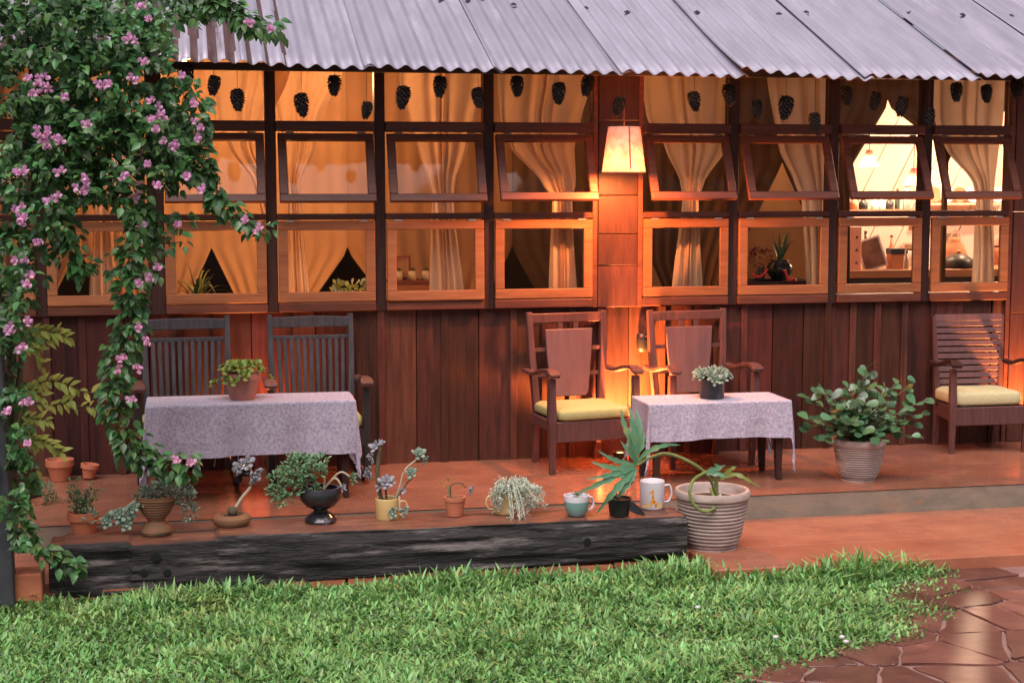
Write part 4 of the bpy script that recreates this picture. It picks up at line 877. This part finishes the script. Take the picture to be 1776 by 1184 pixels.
# teal cup
t = mug('planted_mug', 'teal cup with white rim holding tiny sprouts', 'mug', on_beam(1000, 893), .066, .108, 'mug_teal', 1, R(20), 'mug_white'); soil(t, .058, .088)
m = MB()
for k in range(9): x, y = rnd(-.04, .04), rnd(-.03, .03); clump(m, (x, y, .105), (.012, .012, .012), 7, .016, .4, .3)
m.obj('foliage', 'succ_dark', t)
# black nursery pot, torn
t = thing('potted_plant', 'torn black plastic nursery pot with dry twigs', 'potted plant', on_beam(1074, 893))
pot(t, [(0, 0), (.05, 0), (.062, .085), (.066, .085), (.066, .095), (.058, .095), (.055, .08), (0, .08)], 'plastic_black'); soil(t, .054, .08)
MB().strip([(.045, -.05, .06), (.09, -.045, .03), (.13, -.03, .002)], [.06, .05, .012], .002, side=(0, .5, .8)).obj('torn_flap', 'plastic_black', t)
for k in range(7): a = rnd(0, 6.28); MB().tube([(rnd(-.03, .03), rnd(-.02, .02), .08), (rnd(-.05, .05), rnd(-.03, .03), .12), (rnd(-.06, .06), rnd(-.03, .03), rnd(.13, .165))], [.003, .0025, .001], 4).obj('twig', 'stem', t)
# giraffe mug
gm = mug('giraffe_mug', 'white mug printed with a giraffe, handle to the right', 'mug', on_beam(1131, 880), .066, .15, 'mug_white', 1)
def decal(parent, shapes, r, cx, cz, s, ang0):
    for nm, mt, poly in shapes:
        m = MB(); n = len(poly); vs = []
        for (x, z) in poly: a = ang0 + (x - cx) * s / r; vs.append((r * math.cos(a), r * math.sin(a), cz + z * s))
        m.add(vs, [tuple(range(n))]); m.obj(nm, mt, parent)
ang = R(-100)
cup = [c for c in gm.children if c.name.startswith('cup')][0]
decal(cup, [('giraffe_body', 'print_orange', [(-3, 0), (-2, 0), (-1.6, 3), (1.2, 3), (1.4, 0), (2.6, 0), (3, 4), (2.2, 6.2), (.6, 7.5), (.2, 13), (-1, 13.2), (-2, 7), (-3, 5)]),
            ('giraffe_head', 'print_orange', [(-3.6, 12.2), (-1.2, 13.1), (.4, 13.2), (.2, 15.2), (-.8, 16.2), (-1.6, 15), (-3.6, 13.4)])], .0668, 0, .012, .0062, ang)
decal(cup, [('giraffe_spots', 'print_brown', [(-1, 5), (.4, 4.6), (1.2, 5.4), (.2, 6.4)]), ('giraffe_spots', 'print_brown', [(-.9, 8.5), (-.1, 8.3), (0, 10), (-.7, 10)]), ('giraffe_spots', 'print_brown', [(1.4, 1.2), (2.6, 1), (2.8, 3.4), (1.6, 3.4)])], .0672, 0, .012, .0062, ang)
decal(cup, [('printed_flowers', 'print_yellow', [(-8 + 3 * math.cos(i), 1.5 + 2 * math.sin(i)) for i in (0, 1, 2, 3, 4, 5)]), ('printed_flowers', 'print_yellow', [(6 + 3.6 * math.cos(i), 2.2 + 2.6 * math.sin(i)) for i in (0, 1, 2, 3, 4, 5)])], .067, 0, .012, .0062, ang)
# ribbed pots
def ribbed_pot(t, r0, r1, h, nrib, m='ribbed'):
    pr = [(0, 0), (r0, 0)]
    for k in range(nrib):
        f0 = k / nrib; z = .01 + (h - .055) * f0; r = lerp(r0, r1 * .96, f0 ** .65); dz = (h - .055) / nrib
        pr += [(r - .006, z), (r + .003, z + dz * .25), (r + .005, z + dz * .55), (r + .002, z + dz * .8), (r - .006, z + dz * .97)]
    pr += [(r1 * .97, h - .045), (r1 + .004, h - .036), (r1 + .006, h - .016), (r1 - .002, h), (r1 - .02, h), (r1 - .026, h - .012), (r1 - .03, h - .05), (0, h - .05)]
    pot(t, pr, m, 40); soil(t, r1 - .03, h - .052)
bp = G(1249, 958, -.14); t = thing('potted_plant', 'large ribbed pot with a lobed-leaf plant at the right end of the sleeper', 'potted plant', (bp.x, bp.y + .14, -.139))
ribbed_pot(t, .135, .2, .315, 13)
def vine(t, pts, r, m, nm='stem', Y=None): MB().tube(smooth_path([rel(t, a, b) + Vector((0, dy, 0)) for a, b, dy in pts], 7), r, 8).obj(nm, m, t, smooth=True)
vine(t, [(1243, 862, -.02), (1225, 825, -.04), (1195, 800, -.08), (1150, 781, -.1), (1118, 786, -.12), (1092, 798, -.14)], .0085, 'stem_green', 'leaf_stalk')
vine(t, [(1240, 858, 0), (1228, 845, -.05), (1222, 865, -.18), (1200, 873, -.2), (1182, 860, -.2), (1178, 838, -.18), (1190, 822, -.14), (1215, 814, -.08)], .009, 'philo_curl', 'curled_stalk')
vine(t, [(1243, 858, 0), (1242, 835, 0), (1240, 815, -.02)], .012, 'stem_green', 'crown_stem')
def lobe(mb, t, pts, w):      # one finger of a lobed leaf, from base to tip
    path_ = smooth_path([rel(t, a, b) + Vector((0, dy, 0)) for a, b, dy in pts], 5); n = len(path_); vs = []; fs = []
    for k, p in enumerate(path_):
        f = k / (n - 1); d = (path_[min(k + 1, n - 1)] - path_[max(k - 1, 0)]).normalized(); sd = d.cross(Vector((.1, -1, .35))).normalized(); ww = w * .72 * (.45 + .75 * math.sin(math.pi * min(1, f * 1.05) ** .8)) * (1 - f ** 5) * (1 + .3 * math.sin(k * 2.1))
        vs += [p - sd * ww * .8 + Vector((0, -.2 * ww, 0)), p, p + sd * ww * .8 + Vector((0, -.2 * ww, 0))]
    for k in range(n - 1): a = 3 * k; fs += [(a, a + 3, a + 4, a + 1), (a + 1, a + 4, a + 5, a + 2)]
    mb.add(vs, fs)
m = MB()
for pts, w in (([(1090, 798, -.14), (1060, 790, -.17), (1040, 782, -.18), (1021, 770, -.17)], .02), ([(1090, 800, -.14), (1055, 800, -.19), (1028, 795, -.2), (1007, 788, -.19)], .022),
               ([(1090, 801, -.14), (1050, 812, -.2), (1015, 828, -.21), (983, 845, -.18)], .026), ([(1090, 803, -.14), (1062, 822, -.2), (1038, 848, -.21), (1018, 882, -.17)], .028),
               ([(1090, 803, -.14), (1075, 822, -.18), (1060, 840, -.2), (1052, 850, -.19)], .026), ([(1090, 800, -.14), (1060, 806, -.19), (1030, 812, -.21), (998, 818, -.2)], .022), ([(1090, 803, -.14), (1082, 815, -.17), (1080, 832, -.17)], .018)): lobe(m, t, pts, w)
m.obj('lobed_leaf', 'philo', t, smooth=True)
m = MB()
for pts, w in (([(1090, 797, -.14), (1088, 760, -.15), (1085, 725, -.13), (1082, 692, -.08)], .03), ([(1089, 790, -.14), (1078, 750, -.14), (1070, 725, -.12), (1068, 703, -.1)], .024),
               ([(1090, 780, -.14), (1096, 745, -.13), (1098, 722, -.1), (1097, 704, -.06)], .024), ([(1091, 792, -.14), (1112, 772, -.16), (1140, 763, -.15), (1170, 765, -.12)], .02), ([(1090, 792, -.14), (1075, 772, -.16), (1062, 755, -.15)], .018), ([(1091, 780, -.14), (1102, 760, -.13), (1105, 738, -.1)], .022)): lobe(m, t, pts, w)
m.obj('lobed_leaf', 'philo', t, smooth=True)
m = MB()
for pts, w in (([(1215, 815, -.07), (1230, 808, -.09), (1248, 800, -.1)], .022), ([(1215, 815, -.07), (1235, 815, -.1), (1252, 822, -.11)], .02), ([(1240, 822, -.04), (1238, 806, -.08), (1228, 798, -.09)], .018)): lobe(m, t, pts, w)
m.obj('lobed_leaf', 'philo', t, smooth=True)
m = MB()
for pts, w in (([(1246, 830, -.02), (1268, 818, -.06), (1290, 828, -.08), (1315, 842, -.06)], .016), ([(1246, 826, -.02), (1262, 810, -.05), (1272, 806, -.05)], .016)): lobe(m, t, pts, w)
m.obj('lobed_leaf', 'philo_curl', t, smooth=True)
for k in range(5): MB().lathe([(0, -.012), (.013, 0), (0, .012)], 8, (rnd(-.03, .03) - .0, -.05 + rnd(-.02, .02), .272 + rnd(0, .015))).obj('pale_pebble', 'pebble' if k % 2 else 'plastic_black', t, smooth=True)
# round-leaf shrub
sp = G(1500, 836, 0); t = thing('potted_plant', 'ribbed pot with round-leaved glossy shrub right of the small table', 'potted plant', (sp.x, sp.y + .1, .001))
ribbed_pot(t, .105, .16, .255, 14)
lm = MB().add(*LEAF_R).mesh('round_leaf', 'leaf_round', True)
tips = [(1418, 678, -.05), (1400, 690, 0), (1395, 725, -.05), (1430, 720, -.12), (1470, 672, 0), (1455, 700, -.1), (1500, 650, 0), (1510, 640, .05), (1490, 690, -.12), (1530, 690, -.12), (1560, 668, .05), (1588, 662, 0), (1604, 690, -.05), (1600, 715, -.05), (1570, 705, -.12),
        (1540, 740, -.18), (1570, 752, -.15), (1475, 745, -.18), (1505, 752, -.2), (1445, 745, -.14), (1410, 760, -.1), (1540, 680, .08), (1585, 735, -.05), (1440, 680, .08), (1520, 715, -.15), (1460, 725, -.16), (1405, 742, .03), (1555, 730, -.16), (1480, 715, -.05), (1500, 700, .1)]
for a, b, dy in tips:
    q = rel(t, a, b) + Vector((0, dy, 0)); base = Vector((rnd(-.05, .05), rnd(-.05, .05), .22)); pts = smooth_path([base, lerp(base, q, .5) + Vector((0, 0, .05)), q], 4)
    MB().tube(pts, [.007, .0065, .006, .0055, .005, .0045, .004, .0035, .003], 5).obj('branch', 'stem', t)
    d0 = (pts[-1] - pts[-2]).normalized(); n = random.choice((10, 11, 12))
    for k in range(n):
        f = .3 + .7 * k / (n - 1); p = pts[min(8, int(f * 8))]; a_ = k * 1.57 + rnd(-.5, .5)
        dirn = (d0 * rnd(.3, .7) + Vector((math.cos(a_), math.sin(a_) * .9, rnd(-.15, .55)))).normalized()
        link('leaf', lm, t, M=TR(p) @ frame_to(dirn, (rnd(-.3, .3), -.6, .7)) @ SCL(rnd(.055, .088)))
# table plants
g = G(421, 693, .576); t = thing('potted_plant', 'pinkish clay pot of yellow-green kalanchoe on the long tablecloth', 'potted plant', (g.x, -.86, .576))
pot(t, pot_prof(.07, .102, .15, .0, .03), 'terracotta_pink'); soil(t, .09, .13)
m = MB()
for k in range(46):
    a = rnd(0, 6.28); r = rnd(.02, .15); hgt = .2 - (r / .15) ** 2 * .07 + rnd(-.02, .02)
    rosette(m, (r * math.cos(a) * 1.12, r * math.sin(a), hgt if r < .12 else hgt - rnd(0, .06)), rnd(.03, .042), (math.cos(a) * r * 5, math.sin(a) * r * 5 - .4, .8), 7, .7, .08)
m.obj('foliage', 'leaf_kalanchoe', t)
g = G(1230, 688, .495); t = thing('potted_plant', 'small black pot with grey rosette succulents on the short tablecloth', 'potted plant', (g.x, -.83, .495))
pot(t, [(0, 0), (.068, 0), (.075, .01), (.075, .105), (.078, .11), (.078, .125), (.068, .125), (.066, .108), (0, .108)], 'pot_grey'); soil(t, .065, .108)
for k in range(16):
    a = k * 2.4; r = .1 * math.sqrt((k + .3) / 16); m = MB(); rosette(m, (r * math.cos(a) * 1.05, r * math.sin(a), .165 - r * r * 4 + rnd(-.01, .01)), rnd(.045, .058), (math.cos(a) * r * 9, math.sin(a) * r * 9 - .3, .8), 16, .35, .12); m.obj('rosette', 'succ_grey', t)
# empty pots and a shaded plant on the left of the deck
for px, py, r, h, lb, rz in ((157, 822, .055, .085, 'small tilted terracotta pot against the dark wall boards', .25), (108, 825, .085, .13, 'empty terracotta pot near the wall behind the climber', 0)):
    g = G(px, py, 0); t = thing('empty_pot', lb, 'pot', (g.x, min(g.y, -.12), .002 if not rz else .012)); o = pot(t, pot_prof(r * .62, r, h, .008, h * .3), 'terracotta'); o.rotation_euler = (0, rz * .5, 0)
t = thing('potted_plant', 'terracotta pot with dark bushy plant behind the left end of the sleeper', 'potted plant', G(48, 918, -.14) + Vector((0, .05, .0)))
pot(t, pot_prof(.07, .1, .15, .008, .04), 'terracotta'); soil(t, .085, .13)
m = MB(); clump(m, (.05, 0, .19), (.1, .08, .06), 160, .03, .4, .15); clump(m, (.13, 0, .12), (.04, .05, .07), 60, .03, .4, .15); m.obj('foliage', 'succ_dark', t)

# ---------------------------------------------------------------- flowering climber (bougainvillea-like)
BY = -2.2
cl = thing('flowering_climber', 'dense green climber with magenta flowers over the left of the house', 'climbing plant', (P(8, 1000, -2.24).x, -2.24, GZ))
croot = cl.location.copy()
leaves = []          # (matrix, nearness)
def add_leaf(p, d=None, s=None, front=False):
    d = d or Vector((rnd(-1, 1), rnd(-1, .5), rnd(-1.2, .35))); up = Vector((rnd(-.5, .5), -rnd(.1, .9), rnd(.3, 1)))
    M = TR(Vector(p) - croot) @ frame_to(d, up) @ SCL(s or rnd(.026, .062)); leaves.append((p[1] + (-.5 if front else 0), M))
blobs = [(50, 30, 120, 75, 480), (190, 40, 120, 70, 430), (305, 12, 70, 34, 150), (90, 140, 110, 75, 430), (215, 140, 95, 75, 330), (300, 205, 40, 62, 130), (45, 240, 70, 70, 240), (150, 235, 85, 55, 230), (255, 250, 60, 50, 130),
         (300, 290, 45, 36, 90), (35, 340, 55, 65, 190), (120, 320, 50, 40, 80), (100, 395, 34, 42, 75), (190, 320, 40, 40, 70), (28, 440, 42, 65, 150), (22, 540, 34, 70, 130), (15, 640, 30, 70, 120), (20, 740, 40, 65, 120), (22, 840, 42, 60, 110), (28, 905, 34, 38, 60), (245, 385, 28, 30, 50),
         (255, 60, 55, 50, 170), (345, 14, 50, 20, 70), (295, 245, 45, 60, 130), (100, 245, 80, 75, 200), (180, 190, 90, 60, 200), (120, 60, 110, 60, 200), (150, 310, 70, 40, 110)]
for bx, by, rx, ry, n in blobs:
    for q_ in range(int(n * (2.4 if by < 310 else 1.8))):
        if q_ % 11 == 0: a = rnd(0, 6.283); r = math.sqrt(rnd(0, 1)) * (1 + rnd(-.05, .2)); ca_ = (bx + rx * r * math.cos(a), by + ry * r * math.sin(a)); cd = rnd(-.3, .3); vx, vy = rnd(-1.6, 1.6), rnd(-.3, 2.2)
        k_ = q_ % 11; dep = BY + cd + rnd(-.04, .04) + (.35 if by < 60 and bx > 150 else 0)
        lx, ly = ca_[0] + vx * (k_ - 5) + rnd(-11, 11), ca_[1] + vy * (k_ - 5) + rnd(-9, 9)
        if (40 < ly < 118 and lx > 292 + rnd(-14, 14)) or (ly > 330 and 60 < lx < 95 and ly < 520 and rnd(0, 1) < .5): continue
        add_leaf(P(lx, ly, dep))
strands = [([(230, 320), (248, 380), (232, 430), (215, 480), (228, 520), (226, 560), (208, 610), (202, 660), (206, 720), (228, 775), (268, 800), (332, 806)], 26, 20), ([(290, 230), (340, 275), (372, 320), (385, 360), (420, 380), (466, 404)], 18, 14),
           ([(360, 0), (400, 18), (440, 40), (480, 52)], 12, 14), ([(35, 915), (60, 945), (90, 965), (138, 985)], 16, 13), ([(80, 360), (130, 400), (120, 450), (150, 470)], 12, 18), ([(230, 385), (270, 382), (326, 386)], 12, 12),
           ([(222, 440), (270, 425), (312, 420)], 10, 14), ([(215, 485), (250, 478), (280, 462)], 10, 12), ([(330, 150), (350, 200), (345, 240), (362, 300)], 14, 14), ([(100, 380), (60, 420), (70, 480)], 10, 16), ([(300, 285), (352, 300), (380, 345)], 10, 12), ([(130, 150), (60, 300), (30, 500), (14, 760), (8, 1000)], 0, 0), ([(40, 600), (18, 800), (10, 1010)], 0, 0)]
for pts, per, spread in strands:
    dep = BY - .1 if per else BY + .05
    pa = smooth_path([P(x, y, dep + .02 * i * (1 if per else .02)) if (x, y) != (480, 52) else P(x, y, -1.6) for i, (x, y) in enumerate(pts)], 7)
    MB().tube([p - croot for p in pa], [lerp(.012 if not per else .0045, .0022 if per else .02, k / len(pa)) for k in range(len(pa))], 5).obj('stem' if per else 'trunk', 'stem', cl)
    if not per: continue
    tot = sum((a - b).length for a, b in zip(pa, pa[1:])); nl = int(tot * 340 / 100 * per * 5)
    for _ in range(nl):
        k = rnd(0, len(pa) - 1.001); i = int(k); p = lerp(pa[i], pa[i + 1], k - i)
        q = p + Vector((rnd(-1, 1), rnd(-.6, .6), rnd(-1, 1))) * (spread / 340 * (.45 + .8 * abs(math.sin(k * .9 + per)))); add_leaf(q, (q - p).normalized() * .6 + Vector((rnd(-.4, .4), -.3, -.5)), rnd(.036, .064), True)
leaves.sort(key=lambda e: e[0])
lb = MB().add(*LEAF_B).mesh('climber_leaf', 'leaf_part', True)
for _, M in leaves[:300]: link('leaf', lb, cl, M=M)
m = MB()
for _, M in leaves[300:]: m.add(*LEAF_B, M)
o = m.obj('foliage', 'leaf_boug', cl, smooth=True); o['kind'] = 'stuff'
FL = [(45, 132, 3), (70, 138, 4), (78, 152, 4), (58, 160, 3), (72, 232, 5), (90, 228, 5), (100, 240, 3), (82, 250, 4), (228, 72, 3), (255, 28, 3), (222, 68, 2), (240, 10, 2), (268, 182, 4), (276, 196, 4), (262, 205, 3), (292, 246, 5), (345, 216, 4), (350, 240, 4), (330, 180, 3), (322, 130, 2), (232, 135, 3), (190, 150, 3), (175, 145, 2), (250, 112, 3),
      (140, 312, 5), (148, 324, 4), (90, 348, 5), (30, 368, 5), (40, 380, 4), (35, 447, 4), (48, 486, 5), (30, 296, 3), (45, 300, 3), (218, 308, 3), (272, 222, 3), (258, 284, 3), (325, 308, 3), (353, 327, 2), (304, 385, 3), (422, 379, 2), (445, 398, 2), (272, 323, 2), (248, 395, 3), (235, 345, 3), (70, 420, 4), (62, 225, 3),
      (236, 566, 2), (250, 593, 2), (213, 622, 3), (238, 638, 3), (18, 570, 4), (45, 556, 3), (33, 606, 4), (46, 692, 4), (14, 706, 4), (46, 764, 3), (205, 640, 2), (258, 478, 2), (274, 465, 2), (240, 487, 2), (310, 796, 3), (330, 802, 2), (228, 692, 2), (430, 34, 3), (468, 48, 2), (105, 300, 2), (150, 210, 2), (115, 170, 2)]
bract = leaf_geo(1, .85, .5, -.15, ((0, .1), (.3, .85), (.55, 1), (.8, .6), (1, 0)))
for fx, fy, n in FL:
    n = max(2, n - 1)
    c = P(fx, fy, BY - .36 if (fx < 200 or fy < 330) else BY - .16); mb = MB()
    for k in range(n):
        cc = Vector((rnd(-1, 1), rnd(-.5, .5), rnd(-1, 1))) * .014 * (n - 1) ** .7; ax = Vector((rnd(-.7, .7), -1, rnd(-.5, .7))).normalized()
        for j in range(3): mb.add(*bract, TR(cc) @ frame_to(ax, (0, 0, 1)) @ RX(j * 2.094 + k) @ RY(R(-38)) @ SCL(rnd(.022, .031)))
        if k % 2 == 0: mb.tube([cc, cc + ax * .03], .0018, 4)
    mb.obj('flower_cluster', 'bract', cl, loc=c - croot)
    for _ in range(2): pass
# lime-green pinnate creeper
t = thing('lime_creeper', 'yellow-green creeper with thin tendrils beside the magenta flowers', 'creeper', (P(40, 900, -2.0).x, -2.0, -.14)); r0 = t.location.copy()
ll = MB().add(*leaf_geo(1, .42, .25, .2)).mesh('creeper_leaf', 'leaf_lime', True)
MB().tube([p - r0 for p in smooth_path([P(40, 905, -2), P(30, 800, -2), P(40, 700, -2), P(38, 600, -2), P(50, 560, -2)], 5)], .005, 5).obj('stem', 'stem', t)
for pts, n in (([(38, 590), (60, 572), (90, 575), (122, 585)], 15), ([(40, 600), (62, 600), (75, 640)], 9), ([(40, 690), (65, 665), (95, 660), (130, 672)], 14), ([(60, 700), (100, 700), (125, 692)], 8), ([(35, 720), (60, 725), (85, 728)], 8), ([(40, 770), (70, 762), (110, 785)], 14), ([(45, 590), (80, 590), (105, 565)], 8), ([(38, 680), (55, 675), (75, 690)], 7), ([(35, 735), (50, 745), (62, 770)], 8), ([(120, 706), (150, 704), (165, 708), (190, 725)], 5), ([(130, 672), (152, 680), (200, 682)], 3), ([(30, 800), (55, 812), (80, 815)], 2)):
    pa = smooth_path([P(x, y, -2.05 - .01 * i) for i, (x, y) in enumerate(pts)], 6); MB().tube([p - r0 for p in pa], .0025, 4).obj('tendril', 'stem', t)
    n = int(n * 1.7)
    for k in range(n):
        i = min(len(pa) - 2, int((.15 + .85 * k / n) * (len(pa) - 1))); ax = (pa[i + 1] - pa[i]).normalized(); sd = (1 if k % 2 else -1)
        d = ax * .6 + Vector((0, -.2, .7 * sd)) + Vector((rnd(-.3, .3), rnd(-.4, .2), rnd(-.4, .1))); link('leaf', ll, t, M=TR(pa[i] - r0) @ frame_to(d, (rnd(-.3, .3), -.6, .6)) @ SCL(rnd(.042, .07)))

# ---------------------------------------------------------------- lawn
import numpy as np
rng = np.random.default_rng(3)
lawn = MB().grid(lambda u, v: (lerp(-4.6, lawn_edge(lerp(-6, -2.2, v)) + .03, u), lerp(-6, -2.2, v), GZ - .012 + .008 * noise.noise((u * 20, v * 14, 0))), 40, 30).obj('lawn', 'earth'); structure(lawn)
def inside(x, y):
    e = np.interp(-y, [-p[1] for p in LAWN], [p[0] for p in LAWN]); fy = np.where(x < -.17, -2.235, -2.485)
    return (x < e + .05 * np.sin(y * 19) + .03 * np.sin(y * 47)) & (y < fy)
def blades(n, y0, y1, hmin, hmax, wmin, wmax, name, mt, lean=.8, edge=None):
    x = rng.uniform(-4.2, 1.3, n); y = rng.uniform(y0, y1, n); ok = inside(x, y)
    e = np.interp(-y, [-p[1] for p in LAWN], [p[0] for p in LAWN])
    # only the strip the path or the house could show
    vis = (x > -4.1) & ((y > -4.6)); dist = e - x
    keep = ok & vis & (rng.uniform(0, 1, n) < np.clip(.35 + dist * 2.2, 0, 1))
    if edge is not None: keep &= dist < edge * rng.uniform(.2, 1, n)
    x, y, dist = x[keep], y[keep], dist[keep]; n = len(x)
    h = rng.uniform(hmin, hmax, n) * (.45 + .55 * np.clip(dist / .5, 0, 1)); w = rng.uniform(wmin, wmax, n); a = rng.uniform(0, 2 * np.pi, n); ln = rng.uniform(.15, 1, n) * lean
    h *= .8 + .35 * np.sin(x * 5.1 + np.sin(y * 4) * 2) * np.sin(y * 6.3 + 1)
    h *= 1 + np.where(x < -.17, .9, 1.9) * np.clip((y + np.where(x < -.17, 2.62, 2.7)) / np.where(x < -.17, .38, .2), 0, 1) * rng.uniform(.45, 1, n)
    dx, dy = np.cos(a), np.sin(a); sx, sy = -dy, dx; tw = rng.uniform(-.6, .6, n)
    sx, sy = np.cos(a + 1.57 + tw), np.sin(a + 1.57 + tw)
    V = np.empty((n, 7, 3)); T = [0, .4, .75]; Wf = [.6, 1, .7]
    for k, (t_, wf) in enumerate(zip(T, Wf)):
        px, py, pz = x + dx * h * ln * t_ ** 1.6, y + dy * h * ln * t_ ** 1.6, GZ - .012 + h * (t_ - .35 * ln * t_ * t_)
        V[:, 2 * k] = np.stack([px - sx * w * wf / 2, py - sy * w * wf / 2, pz], 1); V[:, 2 * k + 1] = np.stack([px + sx * w * wf / 2, py + sy * w * wf / 2, pz], 1)
    V[:, 6] = np.stack([x + dx * h * ln, y + dy * h * ln, GZ - .012 + h * (1 - .35 * ln)], 1)
    b = (np.arange(n) * 7)[:, None]; q = np.concatenate([b + [0, 1, 3, 2], b + [2, 3, 5, 4]], 1).reshape(-1, 4); tr = (b + [4, 5, 6]).reshape(-1, 3)
    me = bpy.data.meshes.new(name); me.from_pydata(V.reshape(-1, 3).tolist(), [], q.tolist() + tr.tolist()); me.materials.append(MATS[mt])
    o = link(name, me); o['kind'] = 'stuff'; o['label'] = {'grass': 'thick green lawn grass in front of the porch', 'grass_dead': 'dry straw blades scattered through the lawn', 'grass_edge': 'thin greyish grass straggling at the edge of the flagstones'}[name]; o['category'] = 'grass'; return o
blades(88000, -4.6, -2.2, .03, .09, .008, .02, 'grass', 'grass', 1.25)
blades(9000, -4.6, -2.3, .03, .07, .004, .009, 'grass_dead', 'grass_dry', 1.4)
blades(60000, -4.6, -2.45, .015, .04, .003, .006, 'grass_edge', 'grass_dry', edge=.16)
# fallen bits on the lawn
for k, (px, py, mt) in enumerate(((1460, 1112, 'pebble'), (1467, 1120, 'pebble'), (1345, 1112, 'pebble'), (1210, 1060, 'pebble'))):
    g = G(px, py, GZ + .03); o = MB().lathe([(0, -.008), (.012, -.004), (.014, .003), (.008, .008), (0, .01)], 9, sy=.8).obj('pebble', mt, None, smooth=True, loc=(g.x, g.y, g.z + .02))
    tag(o, ['white pebble by the bare edge of the lawn, left of the nearby pair', 'white pebble by the bare edge of the lawn, right of the nearby pair', 'white pebble lying alone nearest the corner of the lawn', 'white pebble in the grass below the large ribbed pot'][k], 'pebble', 'pebbles on the lawn')
